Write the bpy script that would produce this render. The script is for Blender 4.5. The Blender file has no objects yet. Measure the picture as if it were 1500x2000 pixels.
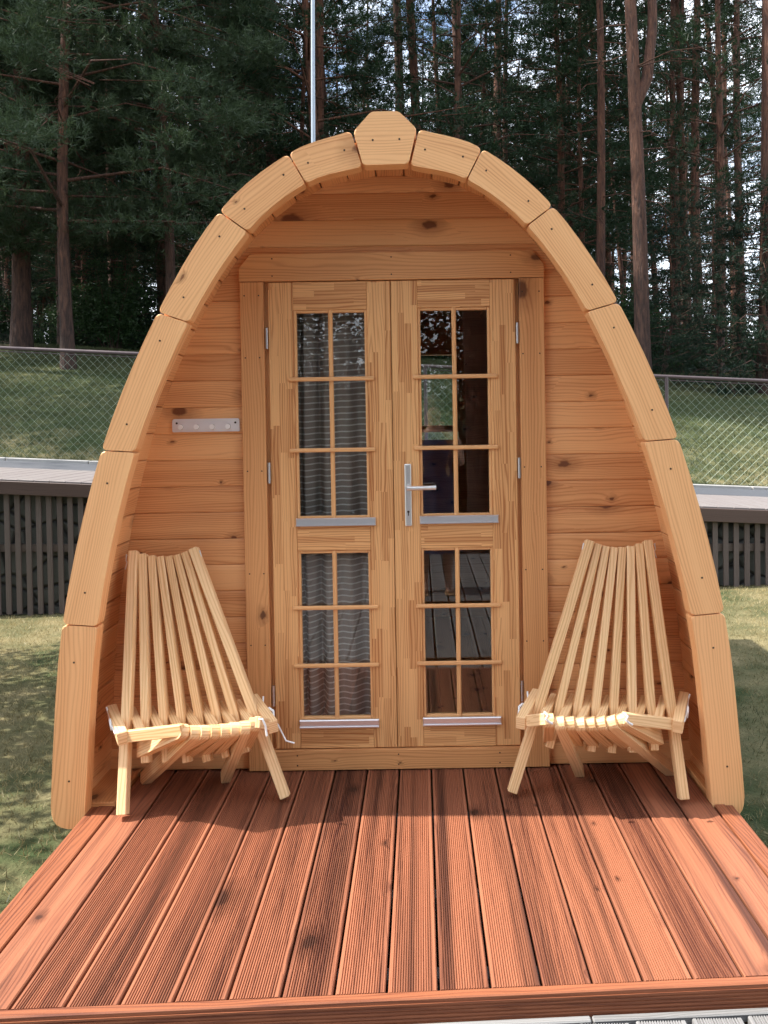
import bpy, bmesh, math, random
import numpy as np
from mathutils import Vector, Matrix

R = math.radians
random.seed(7)
RNG = np.random.default_rng(11)
C = bpy.context.scene.collection
scene = bpy.context.scene

# ------------------------------------------------------------------ camera
FPX, CX, CY = 1654.0, 820.0, 858.0          # focal length and principal point in photo pixels (1500 x 2000)
PITCH, ROLL = R(1.15), R(0.9)
H = 1.36                                    # lens height above the deck
EYE = Vector((0, 0, H))
_F = Vector((0, math.cos(PITCH), -math.sin(PITCH)))
_U = Vector((0, math.sin(PITCH), math.cos(PITCH)))
_X = Vector((1, 0, 0))
RIGHT = _X * math.cos(ROLL) - _U * math.sin(ROLL)
UP = _X * math.sin(ROLL) + _U * math.cos(ROLL)
cam = bpy.data.cameras.new('camera')
camo = bpy.data.objects.new('camera', cam)
C.objects.link(camo)
m = Matrix((RIGHT, UP, -_F)).transposed().to_4x4()
m.translation = EYE
camo.matrix_world = m
cam.sensor_width = 36
cam.sensor_fit = 'AUTO'
cam.lens = FPX / 2000 * 36
cam.shift_x = (750 - CX) / 2000
cam.shift_y = (CY - 1000) / 2000
cam.clip_start = 0.05
cam.clip_end = 900
scene.camera = camo

# ------------------------------------------------------------------ sky, sun, exposure
SUN_E, SUN_BACK = R(52), R(2.7)
to_sun = Vector((-math.cos(SUN_E) * math.cos(SUN_BACK), math.cos(SUN_E) * math.sin(SUN_BACK), math.sin(SUN_E)))
w = bpy.data.worlds.new('World'); scene.world = w; w.use_nodes = True
nt = w.node_tree; nt.nodes.clear()
wo = nt.nodes.new('ShaderNodeOutputWorld'); bg = nt.nodes.new('ShaderNodeBackground')
sk = nt.nodes.new('ShaderNodeTexSky'); sk.sky_type = 'NISHITA'; sk.sun_disc = False
sk.sun_elevation = SUN_E; sk.sun_rotation = math.atan2(to_sun.x, to_sun.y); sk.air_density = 1.0; sk.dust_density = 1.5
tc = nt.nodes.new('ShaderNodeTexCoord'); mp = nt.nodes.new('ShaderNodeMapping'); mp.inputs['Scale'].default_value = (1, 1, 2.6)
nz = nt.nodes.new('ShaderNodeTexNoise'); nz.inputs['Scale'].default_value = 2.6; nz.inputs['Detail'].default_value = 7; nz.inputs['Roughness'].default_value = .6
rp = nt.nodes.new('ShaderNodeValToRGB'); rp.color_ramp.elements[0].position = .40; rp.color_ramp.elements[1].position = .60
mx = nt.nodes.new('ShaderNodeMixRGB'); mx.inputs[2].default_value = (11.5, 12.2, 13.2, 1)
nt.links.new(tc.outputs['Generated'], mp.inputs[0]); nt.links.new(mp.outputs[0], nz.inputs[0]); nt.links.new(nz.outputs[0], rp.inputs[0])
nt.links.new(rp.outputs[0], mx.inputs[0]); nt.links.new(sk.outputs[0], mx.inputs[1]); nt.links.new(mx.outputs[0], bg.inputs[0])
bg.inputs[1].default_value = 0.13
nt.links.new(bg.outputs[0], wo.inputs[0])
sl = bpy.data.lights.new('sun', 'SUN'); sl.energy = 4.6; sl.angle = R(0.5); sl.color = (1, .95, .87)
so = bpy.data.objects.new('sun', sl); C.objects.link(so)
so.rotation_euler = to_sun.to_track_quat('Z', 'Y').to_euler(); so.location = (0, 0, 30)
scene.view_settings.view_transform = 'Standard'; scene.view_settings.look = 'None'
scene.view_settings.gamma = 1; scene.view_settings.exposure = 1.18
scene.render.engine = 'CYCLES'
scene.cycles.max_bounces = 8; scene.cycles.transparent_max_bounces = 24
scene.cycles.glossy_bounces = 4; scene.cycles.transmission_bounces = 6

def at(u, v, Y):
    """photo pixel -> the point at depth Y that it shows"""
    d = RIGHT * ((u - CX) / FPX) + UP * (-(v - CY) / FPX) + _F
    return EYE + d * (Y / d.y)
def on(u, v, Z=0.0):
    """photo pixel -> the point on the level plane z = Z"""
    d = RIGHT * ((u - CX) / FPX) + UP * (-(v - CY) / FPX) + _F
    return EYE + d * ((Z - H) / d.z)

# ------------------------------------------------------------------ helpers
def tag(o, label=None, cat=None, group=None, kind=None):
    if label: o['label'] = label
    if cat: o['category'] = cat
    if group: o['group'] = group
    if kind: o['kind'] = kind
    return o
def empty(name, loc=(0, 0, 0), rz=0, label=None, cat=None, group=None):
    o = bpy.data.objects.new(name, None); C.objects.link(o)
    o.location = loc; o.rotation_euler = (0, 0, rz); o.empty_display_size = .1
    return tag(o, label, cat, group)
def link(name, me, mat, parent=None):
    o = bpy.data.objects.new(name, me); C.objects.link(o)
    if mat is not None and not me.materials: me.materials.append(mat)
    if parent is not None:
        o.parent = parent
    return o

class MB:
    """collects boards, prisms and tubes into one mesh; UV x runs along the grain in metres, 'var' holds a random value per board"""
    def __init__(s):
        s.v = []; s.f = []; s.uv = []; s.var = []; s.smooth = []; s.mi = []
    def add_bm(s, bm, grain=0, M=None, var=None, smooth=False, off=None, mi=0, axes=None):
        n0 = len(s.v)
        off = off or (random.random() * 40, random.random() * 40)
        var = random.random() if var is None else var
        bm.verts.ensure_lookup_table(); bm.normal_update()
        co = [v.co.copy() for v in bm.verts]
        for v in co: s.v.append(tuple(M @ v) if M else tuple(v))
        oth = [i for i in range(3) if i != grain]
        flip = M is not None and M.determinant() < 0
        for f in bm.faces:
            n = f.normal; k = max(range(3), key=lambda i: abs(n[i]))
            if axes:
                ga, ca = axes
                uvs = [(l.vert.co.dot(ga) + off[0], l.vert.co.dot(ca) + l.vert.co.dot(ga.cross(ca)) * .7 + off[1]) for l in f.loops]
            elif k == grain:
                uvs = [(l.vert.co[oth[0]] * .15 + off[0], l.vert.co[oth[1]] + off[1]) for l in f.loops]
            else:
                c2 = oth[0] if k == oth[1] else oth[1]
                uvs = [(l.vert.co[grain] + off[0], l.vert.co[c2] + l.vert.co[k] + off[1]) for l in f.loops]
            idx = [l.vert.index + n0 for l in f.loops]
            if flip: idx.reverse(); uvs.reverse()
            s.f.append(idx); s.uv.extend(uvs); s.var.append(var); s.smooth.append(smooth); s.mi.append(mi)
        bm.free()
    def box(s, lo, hi, grain=0, bev=0.0, M=None, var=None, seg=1, off=None, mi=0):
        bm = bmesh.new()
        lo = Vector(lo); hi = Vector(hi)
        vs = [bm.verts.new((x, y, z)) for z in (lo.z, hi.z) for y in (lo.y, hi.y) for x in (lo.x, hi.x)]
        for q in ((0, 2, 3, 1), (4, 5, 7, 6), (0, 1, 5, 4), (1, 3, 7, 5), (3, 2, 6, 7), (2, 0, 4, 6)):
            bm.faces.new([vs[i] for i in q])
        if bev > 0: bmesh.ops.bevel(bm, geom=bm.edges[:], offset=bev, segments=seg, affect='EDGES', profile=.5)
        bm.verts.index_update()
        s.add_bm(bm, grain, M, var, off=off, mi=mi)
    def beam(s, p, q, wv, w, t, bev=.002, var=None, ext=0.0):
        """board from p to q; wv = direction of its width w, t its thickness"""
        p = Vector(p); q = Vector(q); d = (q - p); L = d.length; d.normalize()
        wv = Vector(wv); wv = (wv - d * wv.dot(d)).normalized(); n = d.cross(wv)
        M = Matrix((d, wv, n)).transposed().to_4x4(); M.translation = p
        s.box((-ext, -w / 2, -t / 2), (L + ext, w / 2, t / 2), 0, bev, M, var)
    def prism(s, pts, y0, y1, bev=0.0, seg=2, axes=None, var=None, grain=0, M=None, backbev=False):
        """outline in x,z extruded from depth y0 (front) to y1"""
        bm = bmesh.new()
        a = [bm.verts.new((p[0], y0, p[1])) for p in pts]; b = [bm.verts.new((p[0], y1, p[1])) for p in pts]
        area = sum(pts[i][0] * pts[(i + 1) % len(pts)][1] - pts[(i + 1) % len(pts)][0] * pts[i][1] for i in range(len(pts)))
        if area < 0: a.reverse(); b.reverse()
        ff = bm.faces.new(a); bm.faces.new(b[::-1])
        n = len(a)
        for i in range(n): bm.faces.new((a[(i + 1) % n], a[i], b[i], b[(i + 1) % n]))
        if bev > 0:
            es = list(ff.edges)
            bmesh.ops.bevel(bm, geom=es, offset=bev, segments=seg, affect='EDGES', profile=.5)
        bm.verts.index_update()
        s.add_bm(bm, grain, M, var, axes=axes)
    def tube(s, pts, rads, n=8, cap=True, smooth=True, var=None, mi=0):
        pts = [Vector(p) for p in pts]
        if not hasattr(rads, '__len__'): rads = [rads] * len(pts)
        var = random.random() if var is None else var
        n0 = len(s.v); off = random.random() * 30
        up = Vector((0, 0, 1)); L = 0; Ls = []
        prev = None
        for i, p in enumerate(pts):
            d = (pts[min(i + 1, len(pts) - 1)] - pts[max(i - 1, 0)]).normalized()
            if prev is None:
                a = d.orthogonal().normalized() if abs(d.dot(up)) > .9 else d.cross(up).normalized()
            else:
                a = (prev - d * prev.dot(d)).normalized()
            prev = a; b = d.cross(a)
            if i: L += (p - pts[i - 1]).length
            Ls.append(L)
            for k in range(n):
                t = 2 * math.pi * k / n
                s.v.append(tuple(p + (a * math.cos(t) + b * math.sin(t)) * rads[i]))
        for i in range(len(pts) - 1):
            for k in range(n):
                k2 = (k + 1) % n
                s.f.append([n0 + i * n + k, n0 + i * n + k2, n0 + (i + 1) * n + k2, n0 + (i + 1) * n + k])
                c = 2 * math.pi * rads[0] / n
                s.uv.extend([(Ls[i] + off, k * c + off), (Ls[i] + off, (k + 1) * c + off), (Ls[i + 1] + off, (k + 1) * c + off), (Ls[i + 1] + off, k * c + off)])
                s.var.append(var); s.smooth.append(smooth); s.mi.append(mi)
        if cap:
            for base, rev in ((0, True), ((len(pts) - 1) * n, False)):
                idx = [len(s.v) + k for k in range(n)]
                s.v.extend([s.v[n0 + base + k] for k in range(n)])
                if rev: idx.reverse()
                s.f.append(idx); s.uv.extend([(off, off + .01 * k) for k in range(n)]); s.var.append(var); s.smooth.append(False); s.mi.append(mi)
    def build(s, name, mat, parent=None):
        me = bpy.data.meshes.new(name)
        me.from_pydata(s.v, [], s.f)
        uvl = me.uv_layers.new(name='UVMap'); uvl.data.foreach_set('uv', np.array(s.uv, dtype=np.float32).ravel())
        at_ = me.attributes.new('var', 'FLOAT', 'FACE'); at_.data.foreach_set('value', np.array(s.var, dtype=np.float32))
        me.polygons.foreach_set('use_smooth', s.smooth)
        mats = mat if isinstance(mat, (list, tuple)) else [mat]
        for mm in mats: me.materials.append(mm)
        if len(mats) > 1: me.polygons.foreach_set('material_index', s.mi)
        me.update()
        return link(name, me, None, parent)

# ------------------------------------------------------------------ node helpers
class NT:
    def __init__(s, name):
        s.m = bpy.data.materials.new(name); s.m.use_nodes = True; s.t = s.m.node_tree; s.t.nodes.clear()
        s.out = s.t.nodes.new('ShaderNodeOutputMaterial')
    def n(s, typ, ins=None, **kw):
        nd = s.t.nodes.new(typ)
        for k, v in kw.items(): setattr(nd, k, v)
        for k, v in (ins or {}).items():
            sock = nd.inputs[k]
            if isinstance(v, bpy.types.NodeSocket): s.t.links.new(v, sock)
            else: sock.default_value = v
        return nd
    def math(s, op, a, b=0.0, c=None):
        nd = s.n('ShaderNodeMath', operation=op)
        for i, v in enumerate((a, b) if c is None else (a, b, c)):
            if isinstance(v, bpy.types.NodeSocket): s.t.links.new(v, nd.inputs[i])
            else: nd.inputs[i].default_value = v
        return nd.outputs[0]
    def mix(s, f, a, b, typ='MIX'):
        nd = s.n('ShaderNodeMixRGB', blend_type=typ)
        for i, v in enumerate((f, a, b)):
            if isinstance(v, bpy.types.NodeSocket): s.t.links.new(v, nd.inputs[i])
            elif i == 0: nd.inputs[0].default_value = v
            else: nd.inputs[i].default_value = (*v, 1)
        return nd.outputs[0]
    def ramp(s, f, stops):
        nd = s.n('ShaderNodeValToRGB', {0: f}); r = nd.color_ramp
        while len(r.elements) < len(stops): r.elements.new(.5)
        for e, (p, c) in zip(r.elements, stops):
            e.position = p; e.color = (*c, 1) if hasattr(c, '__len__') else (c, c, c, 1)
        return nd.outputs[0]
    def noise(s, vec, scale=1., detail=3., rough=.55, dist=0., dim='3D'):
        nd = s.n('ShaderNodeTexNoise', {'Scale': scale, 'Detail': detail, 'Roughness': rough, 'Distortion': dist}, noise_dimensions=dim)
        s.t.links.new(vec, nd.inputs['Vector']); return nd.outputs[0]
    def vec(s, x, y, z=0.0):
        nd = s.n('ShaderNodeCombineXYZ')
        for i, v in enumerate((x, y, z)):
            if isinstance(v, bpy.types.NodeSocket): s.t.links.new(v, nd.inputs[i])
            else: nd.inputs[i].default_value = v
        return nd.outputs[0]
    def done(s, color, rough=.5, bump=None, bstr=.3, bdist=.002, spec=.5, metal=0., extra=None):
        b = s.n('ShaderNodeBsdfPrincipled', {'Roughness': rough, 'Metallic': metal, 'Specular IOR Level': spec})
        if isinstance(color, bpy.types.NodeSocket): s.t.links.new(color, b.inputs['Base Color'])
        else: b.inputs['Base Color'].default_value = (*color, 1)
        if bump is not None:
            bp = s.n('ShaderNodeBump', {'Strength': bstr, 'Distance': bdist, 'Height': bump})
            s.t.links.new(bp.outputs[0], b.inputs['Normal'])
        for k, v in (extra or {}).items(): b.inputs[k].default_value = v
        s.t.links.new(b.outputs[0], s.out.inputs[0]); return s.m

def uvxy(T):
    uv = T.n('ShaderNodeUVMap', uv_map='UVMap'); sp = T.n('ShaderNodeSeparateXYZ', {0: uv.outputs[0]})
    return sp.outputs[0], sp.outputs[1]
def var(T): return T.n('ShaderNodeAttribute', attribute_name='var').outputs['Fac']

def wood(name, light, dark, ring=.45, knots=.22, ringfreq=170, rough=.5, tone=.25, kdark=(.10, .03, .012), joints=False, streak=.25, kscale=5.0, spec=.35, stain=None, broadk=.9):
    T = NT(name); u, v = uvxy(T); vr = var(T)
    if joints:                                   # finger-jointed lamellas: strips of their own tone and grain
        row = T.math('FLOOR', T.math('DIVIDE', v, .026))
        rr = T.n('ShaderNodeTexWhiteNoise', {'W': row}, noise_dimensions='1D').outputs[0]
        col = T.math('FLOOR', T.math('DIVIDE', T.math('ADD', u, T.math('MULTIPLY', rr, 3.0)), .27))
        cell = T.n('ShaderNodeTexWhiteNoise', {'Vector': T.vec(row, col)}, noise_dimensions='2D')
        cv = cell.outputs[0]
        v2 = T.math('ADD', v, T.math('MULTIPLY', cv, 9.0)); u2 = T.math('ADD', u, T.math('MULTIPLY', cv, 5.0))
    else:
        u2, v2 = u, v; cv = vr
    # knots
    kv = T.vec(T.math('MULTIPLY', u2, kscale * .62), T.math('MULTIPLY', v2, kscale))
    wob = T.n('ShaderNodeTexNoise', {'Vector': kv, 'Scale': 9.0, 'Detail': 2.0})
    kv2 = T.n('ShaderNodeVectorMath', {0: kv, 1: T.mix(.11, (0, 0, 0), wob.outputs[1])}, operation='ADD').outputs[0]
    vo = T.n('ShaderNodeTexVoronoi', {'Vector': kv2, 'Scale': 1.0}, voronoi_dimensions='2D')
    csp = T.n('ShaderNodeSeparateColor', {0: vo.outputs['Color']})
    has = T.math('LESS_THAN', csp.outputs[0], knots)
    lng = T.math('MULTIPLY_ADD', T.math('POWER', csp.outputs[2], 4.0), 1.6, 1.0)
    size = T.math('MULTIPLY', lng, T.math('MULTIPLY_ADD', T.math('POWER', csp.outputs[1], 2.5), .060, .016))
    kd = T.math('DIVIDE', vo.outputs['Distance'], size)
    near = T.math('MULTIPLY', has, T.math('EXPONENT', T.math('MULTIPLY', kd, -.45)))
    core = T.math('MULTIPLY', has, T.n('ShaderNodeMapRange', {'Value': kd, 'From Min': .75, 'From Max': 1.15, 'To Min': 1.0, 'To Max': 0.0}).outputs[0])
    halo = T.math('MULTIPLY', has, T.n('ShaderNodeMapRange', {'Value': kd, 'From Min': 1.0, 'From Max': 3.2, 'To Min': 1.0, 'To Max': 0.0}).outputs[0])
    # growth rings as wandering bands
    warp = T.noise(T.vec(T.math('MULTIPLY', u2, .75), T.math('MULTIPLY', v2, 6.0)), 1.0, 3.0, .5)
    ph = T.math('ADD', T.math('MULTIPLY', v2, ringfreq * 3.4), T.math('MULTIPLY', warp, 75.0))
    ph = T.math('ADD', ph, T.math('MULTIPLY', near, 16.0))
    ringv = T.math('POWER', T.math('MULTIPLY_ADD', T.math('SINE', ph), .5, .5), 2.6)
    fine = T.noise(T.vec(T.math('MULTIPLY', u2, 4.0), T.math('MULTIPLY', v2, 210.0)), 1.0, 3.0, .6)
    broad = T.noise(T.vec(T.math('MULTIPLY', u2, .55), T.math('MULTIPLY', v2, 20.0)), 1.0, 3.0, .5)
    fac = T.math('MULTIPLY', ringv, T.math('MULTIPLY', broad, ring * 3.0))
    fac = T.math('ADD', fac, T.math('MULTIPLY', T.math('SUBTRACT', fine, .5), streak * 1.6))
    fac = T.math('ADD', fac, T.math('MULTIPLY', T.math('SUBTRACT', broad, .5), broadk))
    fac = T.math('ADD', fac, T.math('MULTIPLY', T.math('SUBTRACT', cv, .5), tone * 2))
    nc = T.n('ShaderNodeClamp', {0: T.math('ADD', fac, .12)}).outputs[0]
    col = T.mix(nc, light, dark)
    if stain:
        st = T.noise(T.vec(T.math('MULTIPLY', u, .35), T.math('MULTIPLY', v, 19.0), T.math('MULTIPLY', vr, 50.0)), 1.0, 4.0, .6)
        sf = T.n('ShaderNodeMapRange', {'Value': st, 'From Min': .48, 'From Max': .68}).outputs[0]
        col = T.mix(T.math('MULTIPLY', sf, .8), col, stain)
    col = T.mix(T.math('MULTIPLY', halo, .55), col, tuple(d * .55 for d in dark))
    col = T.mix(T.math('MULTIPLY', core, .85), col, kdark)
    h = T.math('SUBTRACT', T.math('MULTIPLY', fine, .6), T.math('MULTIPLY', ringv, .4))
    return T.done(col, rough, h, .25, .0012, spec)

def plain(name, col, rough=.5, metal=0., spec=.5, noise=.0, scale=20., extra=None, bump=0.):
    T = NT(name); tcn = T.n('ShaderNodeTexCoord')
    if noise or bump:
        nz_ = T.noise(tcn.outputs['Object'], scale, 5., .6)
        c = T.mix(nz_, tuple(x * (1 - noise) for x in col), tuple(min(1, x * (1 + noise)) for x in col))
        return T.done(c, rough, nz_ if bump else None, bump, .01, spec, metal, extra)
    return T.done(col, rough, None, spec=spec, metal=metal, extra=extra)

M = {}
M['block'] = wood('pine_arch', (.90, .49, .22), (.60, .25, .09), ring=.28, knots=.45, tone=.16, rough=.42, kdark=(.20, .075, .03), kscale=4.5, broadk=.65)
M['wall'] = wood('pine_wall', (.82, .425, .18), (.49, .185, .062), ring=.26, knots=.85, tone=.34, rough=.48, kdark=(.12, .034, .013), kscale=5.6, streak=.36, broadk=.85)
M['casing'] = wood('pine_casing', (.74, .375, .15), (.46, .185, .065), ring=.30, knots=.5, tone=.14, rough=.45, kscale=4.5, broadk=.7, kdark=(.10, .035, .015))
M['door'] = wood('pine_lamella', (.80, .44, .185), (.44, .17, .056), ring=.40, knots=.015, tone=.40, rough=.4, joints=True, streak=.4)
M['bar'] = wood('pine_glazing_bar', (.80, .44, .19), (.60, .29, .12), ring=.3, knots=0, tone=.1, rough=.4)
M['chair'] = wood('pale_pine', (.92, .63, .34), (.66, .37, .155), ring=.42, knots=.10, tone=.26, rough=.5, kscale=4, kdark=(.3, .14, .06), streak=.4)
M['deck'] = wood('red_deck_wood', (.315, .118, .062), (.085, .027, .017), ring=.24, knots=.6, tone=.52, rough=.5, streak=.9, kdark=(.050, .020, .013), kscale=5.2, stain=(.042, .015, .011), spec=.25, broadk=1.9)
M['decktrim'] = wood('red_trim_wood', (.28, .095, .043), (.12, .035, .018), ring=.4, knots=.06, tone=.12, rough=.5, streak=.6)
M['grey'] = wood('weathered_grey_deck', (.24, .235, .23), (.12, .115, .11), ring=.3, knots=.05, tone=.2, rough=.6, kdark=(.1, .09, .08))
M['picket'] = wood('brown_stained_picket', (.125, .098, .086), (.080, .060, .052), ring=.3, knots=.02, tone=.3, rough=.65, kdark=(.03, .02, .02))
M['fascia'] = wood('brown_fascia', (.105, .068, .055), (.065, .042, .034), ring=.3, knots=.03, tone=.1, rough=.5, kdark=(.03, .02, .02))
M['path'] = wood('pale_board', (.22, .195, .185), (.14, .115, .11), ring=.3, knots=.02, tone=.3, rough=.5, kdark=(.1, .08, .08))
M['alu'] = plain('aluminium', (.78, .79, .82), .32, .85, noise=.04, scale=60)
M['handle'] = plain('satin_metal', (.80, .79, .77), .30, .75, noise=.03, scale=80)
M['steel'] = plain('zinc_steel', (.55, .56, .58), .35, .9, noise=.1, scale=90)
M['pole'] = plain('galvanised_pole', (.34, .38, .43), .45, .4, noise=.08, scale=30)
M['screw'] = plain('dark_screw', (.06, .035, .02), .5, .3)
M['rope'] = plain('white_rope', (.86, .86, .84), .8, noise=.08, scale=300)
M['rack'] = plain('frosted_plastic', (.72, .70, .70), .25, 0, .5, noise=.05, scale=30)
M['knob'] = plain('white_knob', (.85, .83, .80), .2)
M['rail'] = plain('brown_tube', (.085, .062, .062), .4, .3, noise=.15, scale=30)
M['wire'] = plain('galvanised_wire', (.24, .29, .23), .5, .3)
M['rubber'] = plain('black_membrane', (.03, .03, .03), .8)
M['felt'] = plain('roof_shingle', (.10, .09, .085), .85, noise=.4, scale=60, bump=.4)

T = NT('asphalt'); tcn = T.n('ShaderNodeTexCoord')
a1 = T.noise(tcn.outputs['Object'], 160., 4., .7); a2 = T.noise(tcn.outputs['Object'], 1.3, 3.)
M['asphalt'] = T.done(T.mix(T.math('ADD', T.math('MULTIPLY', a1, .6), T.math('MULTIPLY', a2, .4)), (.035, .038, .046), (.085, .09, .10)), .8, a1, .3, .004)
M['kerb'] = plain('pale_concrete', (.30, .29, .27), .8, noise=.25, scale=14, bump=.2)

T = NT('dark_stone_wall'); tcn = T.n('ShaderNodeTexCoord')
br = T.n('ShaderNodeTexVoronoi', {'Vector': T.n('ShaderNodeMapping', {0: tcn.outputs['Object'], 3: (2.6, 2.6, 4.2)}).outputs[0], 'Scale': 1.0}, feature='DISTANCE_TO_EDGE')
br2 = T.n('ShaderNodeTexVoronoi', {'Vector': T.n('ShaderNodeMapping', {0: tcn.outputs['Object'], 3: (2.6, 2.6, 4.2)}).outputs[0], 'Scale': 1.0})
edge = T.n('ShaderNodeMapRange', {'Value': br.outputs[0], 'From Min': .01, 'From Max': .07}).outputs[0]
sv = T.n('ShaderNodeSeparateColor', {0: br2.outputs['Color']}).outputs[0]
sn = T.noise(tcn.outputs['Object'], 30., 4.)
M['stone'] = T.done(T.mix(edge, (.02, .02, .02), T.mix(T.math('MULTIPLY_ADD', sv, .6, T.math('MULTIPLY', sn, .3)), (.055, .06, .052), (.17, .17, .15))), .85, edge, .8, .03)

# glass: sharp fresnel reflection over clear transmission
T = NT('window_glass')
fr = T.n('ShaderNodeFresnel', {'IOR': 1.55}); gl = T.n('ShaderNodeBsdfGlossy', {'Color': (1, 1, 1, 1), 'Roughness': 0.0})
tr = T.n('ShaderNodeBsdfTransparent', {'Color': (.91, .93, .92, 1)})
ms = T.n('ShaderNodeMixShader', {0: T.math('MULTIPLY', T.math('MULTIPLY', fr.outputs[0], 1.75), T.math('SUBTRACT', 1.0, T.n('ShaderNodeNewGeometry').outputs['Backfacing'])), 1: tr.outputs[0], 2: gl.outputs[0]})
T.t.links.new(ms.outputs[0], T.out.inputs[0]); M['glass'] = T.m

# curtain: taupe cloth with thin pale stripes
T = NT('striped_curtain'); u, v = uvxy(T)
fr_ = T.math('FRACT', T.math('DIVIDE', v, .0245))
st = T.math('MULTIPLY', T.math('GREATER_THAN', fr_, .02), T.math('LESS_THAN', fr_, .24))
wv = T.noise(T.vec(T.math('MULTIPLY', u, 300.), T.math('MULTIPLY', v, 300.)), 1., 2.)
col = T.mix(st, (.42, .35, .32), (.90, .87, .84)); col = T.mix(T.math('MULTIPLY', wv, .4), col, (.12, .095, .085))
d = T.n('ShaderNodeBsdfDiffuse'); T.t.links.new(col, d.inputs[0]); t2 = T.n('ShaderNodeBsdfTranslucent'); T.t.links.new(col, t2.inputs[0])
ms = T.n('ShaderNodeMixShader', {0: .25, 1: d.outputs[0], 2: t2.outputs[0]}); T.t.links.new(ms.outputs[0], T.out.inputs[0]); M['curtain'] = T.m

def leafmat(name, c1, c2, tint=.25, rough=.6):
    T = NT(name); vr = var(T)
    oi = T.n('ShaderNodeObjectInfo').outputs['Random']
    col = T.mix(T.math('FRACT', T.math('ADD', vr, T.math('MULTIPLY', oi, tint))), c1, c2)
    d = T.n('ShaderNodeBsdfDiffuse'); T.t.links.new(col, d.inputs[0])
    t2 = T.n('ShaderNodeBsdfTranslucent'); T.t.links.new(col, t2.inputs[0])
    g = T.n('ShaderNodeBsdfGlossy', {'Roughness': .45, 'Color': (.5, .5, .5, 1)})
    ms = T.n('ShaderNodeMixShader', {0: .32, 1: d.outputs[0], 2: t2.outputs[0]})
    ms2 = T.n('ShaderNodeMixShader', {0: .04, 1: ms.outputs[0], 2: g.outputs[0]})
    T.t.links.new(ms2.outputs[0], T.out.inputs[0]); return T.m
M['needle'] = leafmat('pine_needles', (.012, .028, .012), (.032, .060, .025))
M['needle2'] = leafmat('soft_pine_needles', (.026, .046, .022), (.058, .086, .038))
M['spruce'] = leafmat('spruce_needles', (.008, .022, .013), (.024, .046, .024))
M['leaf'] = leafmat('shrub_leaves', (.014, .036, .012), (.045, .085, .028))
M['grass'] = leafmat('grass_blades', (.045, .062, .024), (.42, .34, .17), tint=0)
M['hillgrass'] = leafmat('hill_grass_blades', (.052, .074, .030), (.108, .118, .048), tint=0)

T = NT('pine_bark'); tcn = T.n('ShaderNodeTexCoord')
mpn = T.n('ShaderNodeMapping', {0: tcn.outputs['Object'], 3: (9, 9, 1.6)}).outputs[0]
b1 = T.noise(mpn, 2.0, 5., .65, .6)
sp = T.n('ShaderNodeSeparateXYZ', {0: tcn.outputs['Object']})
hf = T.n('ShaderNodeMapRange', {'Value': T.math('ADD', sp.outputs[2], T.math('MULTIPLY', b1, 2.0)), 'From Min': .6, 'From Max': 5.5}).outputs[0]
oi = T.n('ShaderNodeObjectInfo').outputs['Random']
b1 = T.n('ShaderNodeMapRange', {'Value': b1, 'From Min': .3, 'From Max': .7}).outputs[0]
lo = T.mix(b1, (.014, .009, .008), (.080, .046, .034)); hi = T.mix(b1, (.040, .015, .009), (.22, .085, .042))
c = T.mix(T.math('MULTIPLY', hf, T.math('MULTIPLY_ADD', oi, .6, .4)), lo, hi)
M['bark'] = T.done(c, .9, b1, .9, .04)

# ------------------------------------------------------------------ ground
def sstep(a, b, x):
    t = min(1, max(0, (x - a) / (b - a))); return t * t * (3 - 2 * t)
FY = 7.70                                     # depth of the slatted terrace front
def zt(x): return .700 - .0545 * max(-14, min(14, x))
def gnd(x, y):
    if y < -2.6:
        return -.26 - .9 * sstep(-2.6, -5.0, y) * (1 - sstep(-34, -40, y)) + (0 if y > -40 else (-40 - y) * .04)
    if y < FY:
        return -.22 + sstep(3.5, 7.5, y) * (-.005 + .025 * max(-6, min(6, x))) + (.0)
    if y < 10.35: return zt(x) - .02
    z = zt(x) - .02 + (min(y, 19) - 10.35) * .235
    if y > 19: z += (min(y, 90) - 19) * .035
    return z + .06 * math.sin(x * .7 + y * .4) * min(1, (y - 10.35) / 3)
xs = sorted(set([-320, -160, -80, -45, -30, -22] + [i * 1.0 for i in range(-16, 17)] + [22, 30, 45, 80, 160, 320]))
ys = [-320, -160, -90, -60, -46, -40, -38, -36, -34, -20, -10, -6, -5, -4.4, -3.8, -3.2, -2.6, -1, 1, 2.5, 3.5, 4.5, 5.5, 6.5, 7.1, 7.5, FY - .001, FY + .04, 8.5, 9.5, 10.34]
y = 10.36
while y < 30: ys.append(y); y += .8
ys += [32, 36, 42, 50, 60, 75, 90, 120, 180, 320, 500]
me = bpy.data.meshes.new('ground')
vs = [(x, y, gnd(x, y)) for y in ys for x in xs]; nx = len(xs)
me.from_pydata(vs, [], [(j * nx + i, j * nx + i + 1, (j + 1) * nx + i + 1, (j + 1) * nx + i) for j in range(len(ys) - 1) for i in range(nx - 1)])
for p in me.polygons: p.use_smooth = True
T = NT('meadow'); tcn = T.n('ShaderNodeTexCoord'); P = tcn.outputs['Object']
n1 = T.noise(P, .55, 4., .6); n2 = T.noise(P, 3.1, 4., .6); n3 = T.noise(P, 45., 4., .7)
dry = T.n('ShaderNodeMapRange', {'Value': T.math('ADD', T.math('MULTIPLY', n1, .6), T.math('MULTIPLY', n2, .4)), 'From Min': .42, 'From Max': .60}).outputs[0]
green = T.mix(n3, (.022, .036, .014), (.065, .085, .034)); straw = T.mix(n3, (.13, .105, .055), (.34, .28, .15))
sp = T.n('ShaderNodeSeparateXYZ', {0: P})
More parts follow.
